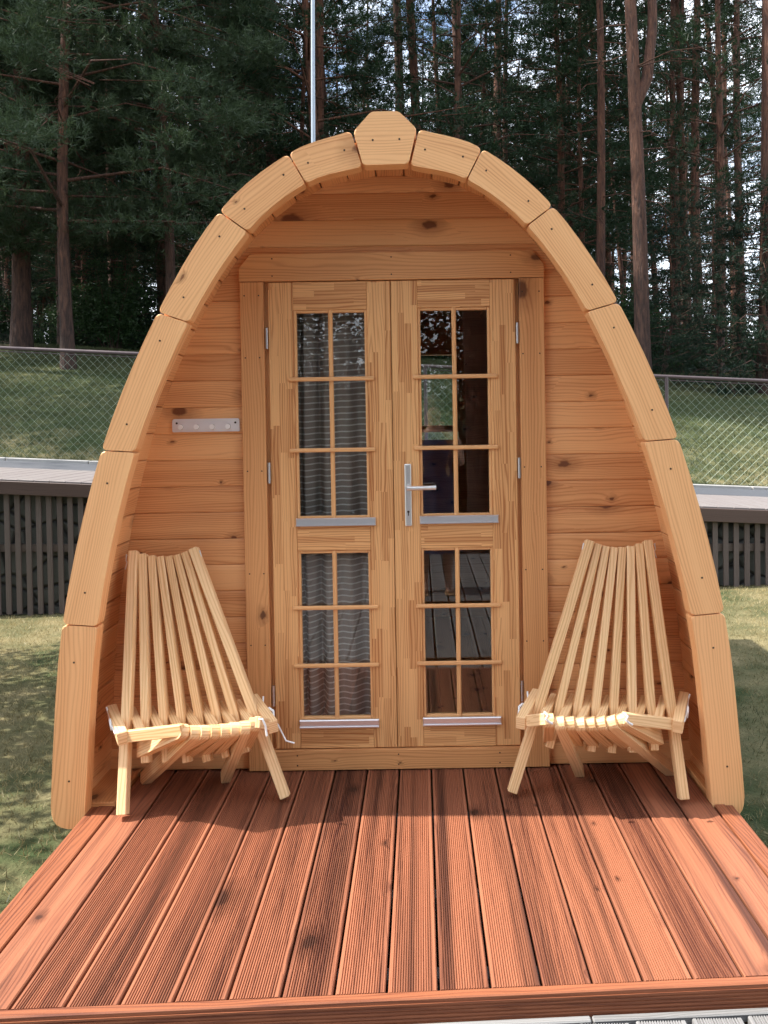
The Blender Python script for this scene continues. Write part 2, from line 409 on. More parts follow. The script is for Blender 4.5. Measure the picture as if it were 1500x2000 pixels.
forest = T.n('ShaderNodeMapRange', {'Value': T.math('ADD', sp.outputs[1], T.math('MULTIPLY', n2, 2.)), 'From Min': 17.5, 'From Max': 20.}).outputs[0]
near = T.n('ShaderNodeMapRange', {'Value': sp.outputs[1], 'From Min': 10.8, 'From Max': 12.4, 'To Min': .85, 'To Max': .28}).outputs[0]
c = T.mix(T.math('MULTIPLY', dry, near), green, straw)
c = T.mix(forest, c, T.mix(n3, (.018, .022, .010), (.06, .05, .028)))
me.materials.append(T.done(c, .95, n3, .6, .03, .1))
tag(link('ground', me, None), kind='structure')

def sheet(name, x0, x1, rows, mat, n=28):
    me = bpy.data.meshes.new(name)
    vs = []; nx = n + 1
    for (y, dz) in rows:
        for i in range(nx):
            x = x0 + (x1 - x0) * i / n; vs.append((x, y, zt(x) + dz))
    me.from_pydata(vs, [], [(j * nx + i, j * nx + i + 1, (j + 1) * nx + i + 1, (j + 1) * nx + i) for j in range(len(rows) - 1) for i in range(n)])
    me.materials.append(mat); return tag(link(name, me, None), kind='structure')
sheet('road', -14, 14, [(8.95, .004), (10.20, .004)], M['asphalt'])
# kerb stones along the far side of the road, each a block
mb = MB()
x = -14
while x < 14:
    L = 1.0
    for k in range(1): pass
    Mk = Matrix.Translation((x, 10.25, zt(x) - .02)) @ Matrix.Rotation(math.atan(.0545), 4, 'Y')
    mb.box((.006, -.05, -.08), (L - .006, .05, .06), 0, .008, Mk)
    x += L
tag(mb.build('kerb', M['kerb']), kind='structure')
# pale boardwalk between road and slatted front
mb = MB()
x = -14
while x < 14:
    zc = zt(x + .07); sk_ = math.atan(.0545)
    mb.box((-.0675, 7.500, -.018), (.0675, 8.93, .014), 1, .003, Matrix.Translation((x + .0675, 0, zc)) @ Matrix.Rotation(sk_, 4, 'Y'), var=.4 + .2 * random.random())
    x += .141
tag(mb.build('boardwalk', M['path']), kind='structure')
# water of the lake behind the photographer
me = bpy.data.meshes.new('water'); me.from_pydata([(-200, -300, -.62), (200, -300, -.62), (200, -2.8, -.62), (-200, -2.8, -.62)], [], [(0, 1, 2, 3)])
T = NT('lake_water'); tcn = T.n('ShaderNodeTexCoord')
me.materials.append(T.done((.02, .04, .045), .06, T.noise(tcn.outputs['Object'], 3., 3.), .25, .05))
tag(link('water', me, None), kind='structure')

# ------------------------------------------------------------------ stone wall, slatted terrace front
mb = MB()
for i in range(28):
    x = -14 + i
    mb.box((x, FY - .10, gnd(x, 7.5) - .3), (x + .996, FY + .03, zt(x + .5) - .06), 0, .004)
tag(mb.build('retaining_wall', M['stone']), 'low dark stone retaining wall behind the brown slats', 'wall')
sf = empty('slatted_fence', (0, FY - .18, 0), 0, 'brown slatted timber screen with a fascia board in front of the dark stone wall', 'fence')
mb = MB(); mb2 = MB()
Mi = Matrix.Translation((0, -(FY - .18), 0))
x = -9.0; k = 0
while x < 9.0:
    jz = random.uniform(-.012, .012); y0 = FY - .165 + random.uniform(-.002, .002)
    mb.box((x, y0, gnd(x, 7.5) + .005 + jz), (x + .047, y0 + .022, zt(x) - .075), 2, .003, Mi)
    x += .0943; k += 1
o = mb.build('slats', M['picket'], sf); tag(o, kind='stuff')
for (a, b) in ((-9, -4.5), (-4.5, 0), (0, 4.5), (4.5, 9)):
    mb = MB()
    za, zb = zt(a), zt(b)
    d = Vector((b - a - .006, 0, zb - za)); 
    mb.beam(Vector((a, -.02, za - .062)), Vector((a, -.02, za - .062)) + d, (0, 0, 1), .118, .028, .003)
    mb.build('fascia_board', M['fascia'], sf)
    mb = MB()
    mb.beam(Vector((a, .056, (za + gnd(a, 7.5)) / 2)), Vector((a, .056, (za + gnd(a, 7.5)) / 2)) + Vector((b - a, 0, (zb + gnd(b, 7.5) - za - gnd(a, 7.5)) / 2)), (0, 0, 1), .07, .03, .002)
    mb.build('back_rail', M['picket'], sf)

# ------------------------------------------------------------------ chain-link fence
CY_ = 10.55
cf = empty('chain_link_fence', (0, CY_, 0), 0, 'chain link fence with a dark brown top rail along the grass bank', 'fence')
def ztop(x): return at(750, 0, CY_).z * 0 + (H + (825 - 677) / FPX * CY_ + .0) - .0
pL = at(0, 679, CY_); pR = at(1500, 744, CY_)
slope = (pR.z - pL.z) / (pR.x - pL.x)
def ftop(x): return pL.z + slope * (x - pL.x)
mb = MB(); mb.tube([(-9, 0, ftop(-9)), (9, 0, ftop(9))], .022, 8); mb.build('top_rail', M['rail'], cf)
mb = MB(); mb.tube([(-9, 0, ftop(-9) - .045), (9, 0, ftop(9) - .045)], .006, 5); mb.build('tension_wire', M['rail'], cf)
px0 = at(1302, 780, CY_).x
for k in range(-4, 3):
    xx = px0 + k * 3.0
    if abs(xx) > 9: continue
    mb = MB(); mb.tube([(xx, 0, gnd(xx, CY_) - .05), (xx, 0, ftop(xx))], .024, 8); mb.build('post', M['rail'], cf)
mb = MB(); cell = .107
hgt = 1.52
def wire(p, q):
    mb.tube([p, q], .0018, 3, cap=False, smooth=False)
xx = -10.8
while xx < 9:
    for sgn in (1, -1):
        # straight diagonal from bottom to top, clipped to the strip
        a = xx if sgn > 0 else xx + hgt
        b = xx + hgt if sgn > 0 else xx
        if -9.2 < (a + b) / 2 < 9.2:
            zb_ = ftop((a + b) / 2) - .03
            wire((a, .004 * sgn, ftop(a) - .03 - hgt), (b, .004 * sgn, ftop(b) - .03))
    xx += cell
mb.build('wire_mesh', M['wire'], cf)

# tall pole behind the pod
pb = at(619, 930, 9.3); pt = at(611, -60, 9.3)
mb = MB(); pts = []; rad = []
for i in range(13):
    t = i / 12; z = zt(pb.x) + (pt.z - zt(pb.x)) * t
    pts.append((pb.x + (pt.x - pb.x) * t ** 1.8, 9.3, z)); rad.append(.029 - .008 * t)
mb.tube(pts, rad, 12)
po = empty('metal_pole', (0, 0, 0), 0, 'slim silvery metal pole rising behind the roof ridge', 'pole')
o = mb.build('shaft', M['pole'], po)
mb = MB(); mb.tube([(pb.x, 9.3, zt(pb.x)), (pb.x, 9.3, zt(pb.x) + .02)], .10, 14, smooth=False); mb.build('base_plate', M['pole'], po)

# ------------------------------------------------------------------ the timber deck
s2x = lambda s: None
def deckx(img_slope):                         # image slope of a line towards the vanishing point -> world x
    p = on(822 + img_slope * 700, 825 + 700, 0.0); return p.x
gaps = [-.0615 + .0918 * k for k in range(-8, 10)]
gx = [deckx(s) for s in gaps]
pitch = (gx[-1] - gx[0]) / 17
XL = gx[0] - .062; XR = gx[-1] + .042
fl = on(150, 1983, 0); fr2 = on(1490, 1922, 0)
fs = (fr2.y - fl.y) / (fr2.x - fl.x)
def fy(x): return fl.y + fs * (x - fl.x)      # the slightly skewed front edge
YW, YA = 3.31, 2.95
dk = empty('timber_deck', (0, 0, 0), 0, 'reddish brown ribbed timber terrace deck in front of the pod', 'deck')
def ribbed(mb, x0, x1, ya0, ya1, yb, top, th=.028, smooth_=False, var=None, depth=.0032, pitch_=.0061, edge=.009):
    """board along y; front end cut from ya0 (at x0) to ya1 (at x1); ribs modelled along its length"""
    prof = [(x0, top - th), (x0, top - .003), (x0 + .003, top)]
    if not smooth_:
        n = int((x1 - x0 - 2 * edge) / pitch_); st = (x1 - x0 - 2 * edge) / n
        for i in range(n):
            a = x0 + edge + i * st
            prof += [(a, top), (a + st * .16, top - depth), (a + st * .46, top - depth), (a + st * .62, top)]
    prof += [(x1 - .003, top), (x1, top - .003), (x1, top - th)]
    n0 = len(mb.v); off = (random.random() * 30, random.random() * 30); var = random.random() if var is None else var
    m_ = len(prof)
    for (px, pz) in prof:
        ya = ya0 + (ya1 - ya0) * (px - x0) / (x1 - x0); mb.v.append((px, ya, pz))
    for (px, pz) in prof: mb.v.append((px, yb, pz))
    for i in range(m_):
        j = (i + 1) % m_
        mb.f.append([n0 + i, n0 + j, n0 + m_ + j, n0 + m_ + i])
        for k, jj in ((0, i), (0, j), (1, j), (1, i)):
            yy = (ya0 if k == 0 else yb); mb.uv.append((yy + off[0], prof[jj][0] + prof[jj][1] + off[1]))
        mb.var.append(var); mb.smooth.append(False); mb.mi.append(0)
    for base, rev in ((0, True), (m_, False)):
        idx = [n0 + base + i for i in range(m_)]
        pr = list(prof)
        if rev: idx.reverse(); pr.reverse()
        mb.f.append(idx); mb.uv.extend([(p[0] * .1 + off[0], p[1] + p[0] + off[1]) for p in pr]); mb.var.append(var); mb.smooth.append(False); mb.mi.append(0)
tones = [.45, .62, .58, .35, .5, .42, .78, .36, .22, .45, .3, .6, .55, .25, .85, .4, .35]
for k in range(17):
    mb = MB(); g = .0035
    x0, x1 = gx[k] + g, gx[k + 1] - g
    smo = k in (15, 16) or k == 0
    ribbed(mb, x0, x1, fy(x0) + .031, fy(x1) + .031, YW + .05, random.uniform(-.001, .001), smooth_=smo, var=tones[k])
    mb.build('deck_board', M['deck'], dk)
for nm, x0, x1 in (('edge_board', XL, gx[0] - .0035), ('edge_board', gx[-1] + .0035, XR)):
    mb = MB(); ribbed(mb, x0, x1, fy(x0) + .031, fy(x1) + .031, YA + .062, .001, smooth_=True, var=.2); mb.build(nm, M['decktrim'], dk)
# front trim board stands on edge
mb = MB()
a = Vector((XL - .01, fy(XL) + .015, -.047)); b = Vector((XR + .01, fy(XR) + .015, -.047))
mb.beam(a, b, (0, 0, 1), .098, .027, .003, var=.3)
for k in range(9):
    zz = -.012 - k * .009
    mb.beam(a + Vector((0, -.0145, zz + .047)), b + Vector((0, -.0145, zz + .047)), (0, 0, 1), .0045, .0025, 0, var=.6)
mb.build('front_trim', M['decktrim'], dk)
for xs_, sx in ((XL - .014, -1), (XR + .014, 1)):
    mb = MB(); mb.box((xs_ - .013, fy(xs_) + .03, -.15), (xs_ + .013, YA + .3, -.003 if sx < 0 else -.003), 1, .002); mb.build('side_trim', M['decktrim'], dk)
mb = MB()
for yy in (fy(0) + .12, 2.45, 2.95): mb.box((XL + .02, yy, -.20), (XR - .02, yy + .045, -.030), 0, .002)
mb.build('joist', M['grey'], dk)
# dark stuff under the boards is the bare shaded ground

# grey walkway in front, slightly lower
wk = empty('grey_walkway', (0, 0, 0), 0, 'weathered pale grey ribbed boardwalk below the front edge of the red deck', 'deck')
zg = -.055; wy1 = fy(0) - .0
x = -3.4; kk = 0
while x < 3.4:
    mb = MB()
    ribbed(mb, x, x + .118, -2.4, -2.4, min(fy(x), fy(x + .12)) - .028, zg, th=.026)
    mb.build('walkway_board', M['grey'], wk); x += .134; kk += 1
for (a, b) in ((-3.4, -.9), (-.9, .385), (.385, 3.4)):
    mb = MB(); mb.beam(Vector((a + .002, fy(a) - .012, zg - .010)), Vector((b - .002, fy(b) - .012, zg - .010)), (0, 1, 0), .020, .022, .003); mb.build('border_board', M['grey'], wk)
mb = MB()
for yy in (-2.3, -1.3, -.3, .7, 1.7): mb.box((-3.4, yy, -.24), (3.4, yy + .045, zg - .028), 0, .002)
mb.build('joist', M['grey'], wk)

# ------------------------------------------------------------------ the pod
AO = [(97, 1590), (122, 1220), (198, 880), (308, 610), (428, 413), (563, 300), (686, 255)]
AI = [(165, 1596), (190, 1224), (263, 883), (368, 630), (483, 452), (597, 358), (708, 325)]
BO = [(817, 252), (942, 290), (1080, 402), (1208, 590), (1325, 857), (1415, 1197), (1457, 1568)]
BI = [(801, 322), (912, 350), (1030, 440), (1147, 608), (1258, 862), (1350, 1203), (1392, 1576)]
def xz(p): q = at(p[0], p[1], YA); return Vector((q.x, q.z))
ol = [xz(p) for p in AO]; il = [xz(p) for p in AI]; orr = [xz(p) for p in BO]; ir = [xz(p) for p in BI]
podx = (ol[0].x + orr[-1].x) / 2
def cr(P, i, t):
    p0 = P[max(i - 1, 0)]; p1 = P[i]; p2 = P[i + 1]; p3 = P[min(i + 2, len(P) - 1)]
    if i == 0: p0 = p1 * 2 - p2
    if i + 2 > len(P) - 1: p3 = p2 * 2 - p1
    return .5 * ((2 * p1) + (p2 - p0) * t + (2 * p0 - 5 * p1 + 4 * p2 - p3) * t * t + (3 * p1 - p0 - 3 * p2 + p3) * t ** 3)
def rounded(pts, hard, r):
    """round the corners whose index is in hard"""
    out = []; n = len(pts)
    for i, p in enumerate(pts):
        if i not in hard: out.append(p); continue
        rr = r if not isinstance(hard, dict) else hard[i]
        a = pts[i - 1] - p; b = pts[(i + 1) % n] - p
        la = min(rr, a.length * .5); lb = min(rr, b.length * .5); a = a.normalized() * la; b = b.normalized() * lb
        for k in range(6):
            t = k / 5; out.append(p + a * (1 - t) ** 2 + b * t * t)
    return out
pod = empty('camping_pod', (0, 0, 0), 0, 'arched pine camping pod with a double glazed door and an open porch', 'cabin')
def arch_block(o0, o1, i0, i1, r=.017, last=False):
    """o0,o1: functions returning outer / inner curves"""
    g = .0035
    pts = list(o0) + list(i1)
    return pts
def screwdots(parent, ps, y, r=.0036):
    for p in ps:
        mb = MB(); mb.tube([(p[0], y - .0012, p[1]), (p[0], y + .004, p[1])], r, 8, smooth=False); mb.build('screw', M['screw'], parent)
def block(O, I, i, name='arch_block', bottom=None):
    sh = .0022
    oc = [cr(O, i, t) for t in (0, .2, .4, .6, .8, 1)]; ic = [cr(I, i, t) for t in (1, .8, .6, .4, .2, 0)]
    # slight outward belly of each block, as sawn
    def shrink(c):
        d0 = (c[1] - c[0]).normalized(); d1 = (c[-2] - c[-1]).normalized()
        return [c[0] + d0 * sh] + c[1:-1] + [c[-1] + d1 * sh]
    oc = shrink(oc); ic = shrink(ic)
    hard = {0: .017, 5: .017, 6: .011, 11: .011}
    if bottom == 'start': hard[0] = .075; hard[11] = .022; oc[0] = oc[0] + Vector((.0, -.055)); ic[-1] = ic[-1] + Vector((-.004, -.045))
    if bottom == 'end': hard[5] = .075; hard[6] = .022; oc[-1] = oc[-1] + Vector((.0, -.055)); ic[0] = ic[0] + Vector((.004, -.045))
    pts = rounded(oc + ic, hard, .02)
    ga = ((oc[-1] - oc[0]) + (ic[0] - ic[-1])).normalized()
    gaxis = Vector((ga.x, 0, ga.y)); ca = Vector((-ga.y, 0, ga.x))
    mb = MB(); mb.prism(pts, YA, YA + .062, .0045, 3, axes=(gaxis, ca))
    o = mb.build(name, M['block'], pod)
    for p in o.data.polygons: p.use_smooth = False
    mid = lambda t, w: (cr(O, i, t) * w + cr(I, i, t) * (1 - w))
    screwdots(o, [mid(.18, .5), mid(.80, .55)], YA)
    return o
for i in range(6):
    block(ol, il, i, bottom='start' if i == 0 else None)
    block(orr, ir, i, bottom='end' if i == 5 else None)
kp = [xz(p) for p in ((708, 324), (689, 257), (724, 217), (779, 216), (815, 251), (799, 321))]
kc = sum(kp, Vector((0, 0))) / 6
kp = [p + (kc - p).normalized() * .0025 for p in kp]
mb = MB(); mb.prism(rounded(kp, {0: .012, 1: .012, 2: .014, 3: .014, 4: .012, 5: .012}, .02), YA - .002, YA + .062, .0045, 3, axes=(Vector((1, 0, .03)).normalized(), Vector((-.03, 0, 1)).normalized()))
o = mb.build('keystone_block', M['block'], pod); screwdots(o, [xz((728, 274)), xz((780, 272))], YA - .002)

# shell: planks running back from the arch
inner = [cr(il, i, t) for i in range(6) for t in (0, .25, .5, .75)] + [il[-1], (il[-1] + ir[0]) / 2 + Vector((0, .004))] + [cr(ir, i, t) for i in range(6) for t in (0, .25, .5, .75)] + [ir[-1]]
inner[0] = inner[0] + Vector((-.002, -.05)); inner[-1] = inner[-1] + Vector((.002, -.05))
def offset(P, d):
    out = []
    for i, p in enumerate(P):
        t = (P[min(i + 1, len(P) - 1)] - P[max(i - 1, 0)]).normalized(); n = Vector((-t.y, t.x))
        out.append(p + n * (d(i / (len(P) - 1)) if callable(d) else d))
    return out
def doff(t): return .042 + .026 * sstep(0, .25, min(t, 1 - t))
shell = offset(inner, doff)
def resample(P, step):
    L = [0]
    for i in range(1, len(P)): L.append(L[-1] + (P[i] - P[i - 1]).length)
    n = round(L[-1] / step); out = []
    for k in range(n + 1):
        s_ = L[-1] * k / n; j = max(i for i in range(len(L)) if L[i] <= s_ + 1e-9); j = min(j, len(P) - 2)
        out.append(P[j] + (P[j + 1] - P[j]) * ((s_ - L[j]) / (L[j + 1] - L[j])))
    return out
sp_ = resample(shell, .108); YB = 5.92
mb = MB()
for i in range(len(sp_) - 1):
    a, b = sp_[i], sp_[i + 1]; t = (b - a).normalized(); n = Vector((-t.y, t.x)); th = .040; g = .0015
    q = [a + t * g, b - t * g, b - t * g + n * th, a + t * g + n * th]
    v = .004                                                     # V groove on the inner edges
    q = [a + t * (g + v), b - t * (g + v), b - t * g + n * v, b - t * g + n * th, a + t * g + n * th, a + t * g + n * v]
    mb.prism([Vector(p) for p in q], YA + .060, YB, 0, axes=(Vector((0, 1, 0)), Vector((t.x, 0, t.y))))
mb.build('roof_planks', M['wall'], pod)
ro = offset(shell, .046); ro2 = offset(shell, .056)
mb = MB()
for i in range(len(ro) - 1):
    mb.prism([ro[i], ro[i + 1], ro2[i + 1], ro2[i]], YA + .066, YB + .02, 0)
mb.build('roof_covering', M['felt'], pod)

def shell_x(z, side):
    """inner face of the shell at height z"""
    best = None
    for i in range(len(shell) - 1):
        a, b = shell[i], shell[i + 1]
        if (a.y - z) * (b.y - z) <= 0 and abs(a.y - b.y) > 1e-6:
            x = a.x + (b.x - a.x) * (z - a.y) / (b.y - a.y)
            if (side < 0 and x < podx) or (side > 0 and x > podx): best = x
    return best
# door frame corners at the wall
W = lambda u, v: at(u, v, YW - .02)
cl0, cl1 = W(468, 545).x, W(516, 545).x
cl0 = (W(468, 560).x + W(486, 1500).x) / 2; cl1 = (W(519, 560).x + W(534, 1460).x) / 2 - .008
cr0 = (W(1014, 560).x + W(1021, 1460).x) / 2 + .004; cr1 = (W(1063, 560).x + W(1074, 1500).x) / 2
zh0 = W(760, 546).z; zh1 = W(760, 492).z        # header board
zs0 = 0.004; zs1 = W(760, 1463).z               # threshold board
ztop_ = max(p.y for p in shell)
z0 = .004 ; zg0 = 1.019 - .103 * 10
mb = MB(); k = -1
z = zg0
while z < ztop_:
    a, b = max(z, z0), min(z + .103, ztop_ - .002)
    if b - a > .02:
        spans = []
        def ex(zz, s_):
            r_ = shell_x(zz, s_); return r_
        xl0, xl1 = ex(a, -1), ex(b, -1) if b < ztop_ - .01 else None
        xr0, xr1 = ex(a, 1), ex(b, 1) if b < ztop_ - .01 else None
        if xl1 is None: xl1 = podx - .12; xr1 = podx + .12
        pad = .02
        pieces = [((xl0 - pad, xl1 - pad), (xr0 + pad, xr1 + pad))]
        if a < zh0 + .02:
            pieces = [((xl0 - pad, xl1 - pad), (cl0 + .03,) * 2), ((cr1 - .03,) * 2, (xr0 + pad, xr1 + pad))]
        vv = random.random()
        for (lx, rx) in pieces:
            g = .0045
            # plank with softly rounded face and grooves
            q = [Vector((lx[0], a)), Vector((rx[0], a)), Vector((rx[1], b)), Vector((lx[1], b))]
            bm = bmesh.new(); rows = [(a + .0004, .0055), (a + .003, .0022), (a + .016, .0004), ((a + b) / 2, 0), (b - .020, .0008), (b - .006, .0030), (b - .0004, .0055)]
            L = []; Rr = []
            for zz, dy in rows:
                f_ = (zz - a) / (b - a)
                L.append(bm.verts.new((lx[0] + (lx[1] - lx[0]) * f_, YW + dy, zz))); Rr.append(bm.verts.new((rx[0] + (rx[1] - rx[0]) * f_, YW + dy, zz)))
            for i in range(len(rows) - 1): bm.faces.new((L[i], Rr[i], Rr[i + 1], L[i + 1]))
            Lb = [bm.verts.new((L[i].co.x, YW + .042, L[i].co.z)) for i in (0, -1)]; Rb = [bm.verts.new((Rr[i].co.x, YW + .042, Rr[i].co.z)) for i in (0, -1)]
            bm.faces.new((Rb[0], Lb[0], Lb[1], Rb[1])); bm.faces.new((L[0], Lb[0], Rb[0], Rr[0])); bm.faces.new((L[-1], Rr[-1], Rb[1], Lb[1]))
            bm.verts.index_update()
            mb.add_bm(bm, 0, var=vv)
    z += .103
mb.build('front_wall', M['wall'], pod)

for xa, xb in ((shell_x(.02, -1) - .02, gx[0] - .004), (gx[-1] + .004, shell_x(.02, 1) + .02)):
    mb = MB(); mb.box((xa, YA + .064, -.13), (xb, YW + .03, .014), 1, .003); mb.build('base_rail', M['casing'], pod)
# casing boards
yc = YW - .022
def casing(name, pts, grainv=False):
    mb = MB(); ax = (Vector((0, 0, 1)), Vector((1, 0, 0))) if grainv else (Vector((1, 0, 0)), Vector((0, 0, 1)))
    mb.prism([Vector(p) for p in pts], yc, YW + .03, .0025, 2, axes=ax); return mb.build(name, M['casing'], pod)
c1 = casing('casing_board', [(cl0, zs0), (cl1, zs0), (cl1, zh0 - .002), (cl0, zh0 - .002)], True)
c2 = casing('casing_board', [(cr0, zs0), (cr1, zs0), (cr1, zh0 - .002), (cr0, zh0 - .002)], True)
hx0, hx1 = W(467, 545).x - .002, W(1062, 540).x + .002
c3 = casing('header_board', [(hx0, zh0), (hx1, zh0), (hx1, zh1 - .055), (hx1 - .045, zh1), (hx0 + .045, zh1), (hx0, zh1 - .055)])
ths = casing('threshold', [(cl1 + .002, zs0), (cr0 - .002, zs0), (cr0 - .002, zs1), (cl1 + .002, zs1)])
for c_, xa, xb in ((c1, cl0 + .018, cl1 - .018), (c2, cr0 + .012, cr1 - .02)):
    for zz in (.12, .5, .78, 1.18, 1.62, 1.86): screwdots(c_, [(xa, zz), (xb, zz)], yc, .003)
screwdots(c3, [(hx0 + f * (hx1 - hx0), zz) for f in (.11, .5, .89) for zz in (zh0 + .02, zh1 - .02)], yc, .003)
screwdots(ths, [(cl1 + f * (cr0 - cl1), zz) for f in (.1, .5, .9) for zz in (zs0 + .02, zs1 - .02)], yc, .003)
# rebate behind the casing: dark gap and inner jamb
jx0 = cl1 + .002; jx1 = cr0 - .002
mb = MB()
mb.box((jx0 - .03, YW + .012, zs1), (jx0 + .012, YW + .075, zh0), 2, .001); mb.build('jamb', M['casing'], pod)
mb = MB()
mb.box((jx1 - .012, YW + .012, zs1), (jx1 + .03, YW + .075, zh0), 2, .001); mb.build('jamb', M['casing'], pod)

# door leaves
dx0 = (W(524, 560).x + W(537, 1460).x) / 2; dxm = (W(763, 560).x + W(776, 1460).x) / 2; dx1 = (W(1008, 560).x + W(1016, 1460).x) / 2
YD = YW - .012
dz0 = zs1 + .004; dz1 = zh0 - .003
def leafdoor(xa, xb, up_, lowp, bars_u, bars_l, right):
    """up_/lowp = (x0,x1,z0,z1) pane openings"""
    root = MB()
    A = (Vector((0, 0, 1)), Vector((1, 0, 0))); B_ = (Vector((1, 0, 0)), Vector((0, 0, 1)))
    rect = lambda x0, x1, z0_, z1_: [Vector((x0, z0_)), Vector((x1, z0_)), Vector((x1, z1_)), Vector((x0, z1_))]
    root.prism(rect(xa, up_[0], dz0, dz1), YD, YD + .05, .002, 1, axes=A)
    root.prism(rect(up_[1], xb, dz0, dz1), YD, YD + .05, .002, 1, axes=A)
    e = .0006
    for z0_, z1_ in ((dz0, lowp[2]), (lowp[3], up_[2]), (up_[3], dz1)):
        root.prism(rect(up_[0] + e, up_[1] - e, z0_, z1_), YD + .0008, YD + .0492, .001, 1, axes=B_)
    leaf = root.build('door', M['door'], pod)
    # glazing beads
    for (x0, x1, z0_, z1_) in (up_, lowp):
        mb = MB(); t = .011
        for q in ((x0, x0 + t, z0_, z1_), (x1 - t, x1, z0_, z1_), (x0 + t, x1 - t, z0_, z0_ + t), (x0 + t, x1 - t, z1_ - t, z1_)):
            mb.box((q[0], YD + .006, q[2]), (q[1], YD + .030, q[3]), 2 if q[3] - q[2] > .1 else 0, .002)
        mb.build('glazing_bead', M['bar'], leaf)
        mb = MB(); mb.box((x0 + .004, YD + .020, z0_ + .004), (x1 - .004, YD + .024, z1_ - .004), 0, 0); mb.build('pane', M['glass'], leaf)
        # aluminium drip rail along the bottom of the pane
        mb = MB()
        mb.prism([Vector((x0 - .003, z0_ - .024)), Vector((x1 + .022, z0_ - .024)), Vector((x1 + .022, z0_ + .004)), Vector((x0 - .003, z0_ + .004))], YD - .012, YD + .002, .003, 1)
        mb.box((x0 - .003, YD - .017, z0_ - .026), (x1 + .022, YD - .0125, z0_ - .020), 0, .001)
        mb.build('drip_rail', M['alu'], leaf)
    for (op, zs_) in ((up_, bars_u), (lowp, bars_l)):
        xm = (op[0] + op[1]) / 2
        mb = MB(); mb.box((xm - .0085, YD + .002, op[2] + .001), (xm + .0085, YD + .018, op[3] + .002), 2, .004); mb.build('glazing_bar', M['bar'], leaf)
        for zz in zs_:
            mb = MB(); mb.box((op[0] - .022, YD - .011, zz - .008), (op[1] + .026, YD + .0015, zz + .008), 0, .0045, seg=2); mb.build('glazing_bar', M['bar'], leaf)
    return leaf
def rz_(y, x=760): return W(x, y).z
def rx_(xt, yt, xb_, yb_): return (W(xt, yt).x + W(xb_, yb_).x) / 2
lu = (rx_(573, 605, 578, 1012), rx_(715, 605, 724, 1012), rz_(1014, 650), rz_(604, 645))
ll = (lu[0], lu[1], rz_(1408, 655), rz_(1076, 655))
left_leaf = leafdoor(dx0, dxm - .0015, lu, ll, [rz_(740, 650), rz_(879, 650)], [rz_(1187, 655), rz_(1300, 655)], False)
ru = (rx_(816, 600, 820, 1008), rx_(956, 600, 964, 1008), rz_(1009, 890), rz_(599, 885))
rl = (ru[0], ru[1], rz_(1403, 895), rz_(1070, 895))
right_leaf = leafdoor(dxm + .0015, dx1, ru, rl, [rz_(735, 890), rz_(874, 890)], [rz_(1183, 895), rz_(1295, 895)], True)
tag(left_leaf, 'left door leaf with a curtain behind its panes'); tag(right_leaf, 'right door leaf with the lever handle')
# handle
hp = W(797, 952)
mb = MB(); zb0, zb1 = W(797, 1028).z, W(797, 906).z
mb.box((hp.x - .0135, YD - .010, zb0), (hp.x + .0135, YD + .001, zb1), 2, .004, seg=2); plate = mb.build('handle_plate', M['handle'], right_leaf)
mb = MB(); zz = hp.z
mb.tube([(hp.x, YD - .008, zz), (hp.x, YD - .050, zz)], .0105, 12)
mb.tube([(hp.x - .002, YD - .050, zz), (hp.x + .02, YD - .054, zz), (hp.x + .062, YD - .052, zz + .0005), (hp.x + .108, YD - .050, zz + .001)], [.0105, .0088, .0085, .0095], 12)
mb.build('lever_handle', M['handle'], right_leaf)
mb = MB(); kz = W(797, 1002).z; mb.tube([(hp.x, YD - .0112, kz + .005), (hp.x, YD - .009, kz + .005)], .0045, 10, smooth=False); mb.box((hp.x - .0018, YD - .0112, kz - .010), (hp.x + .0018, YD - .009, kz + .004), 2, 0)
mb.build('keyhole', M['screw'], right_leaf)
# hinges in the gaps
for leaf, xh, zs_ in ((left_leaf, (cl1 + dx0) / 2 + .001, (rz_(661, 519), rz_(924, 523), rz_(1360, 530))), (right_leaf, (dx1 + cr0) / 2, (rz_(650, 1012), rz_(914, 1016), rz_(1350, 1020)))):
    for zz in zs_:
        mb = MB(); mb.tube([(xh, YD - .004, zz - .040), (xh, YD - .004, zz + .040)], .0055, 10)
        for k in (-1, 0, 1): mb.tube([(xh, YD - .004, zz + k * .026 - .001), (xh, YD - .004, zz + k * .026 + .001)], .0068, 10, smooth=False)
        mb.build('hinge', M['steel'], leaf)
# lower astragal between leaves is just the dark gap: a rebate strip closes it behind
mb = MB(); mb.box((dxm - .012, YD + .030, dz0), (dxm + .012, YD + .052, dz1), 2, 0); mb.build('rebate_strip', M['casing'], pod)

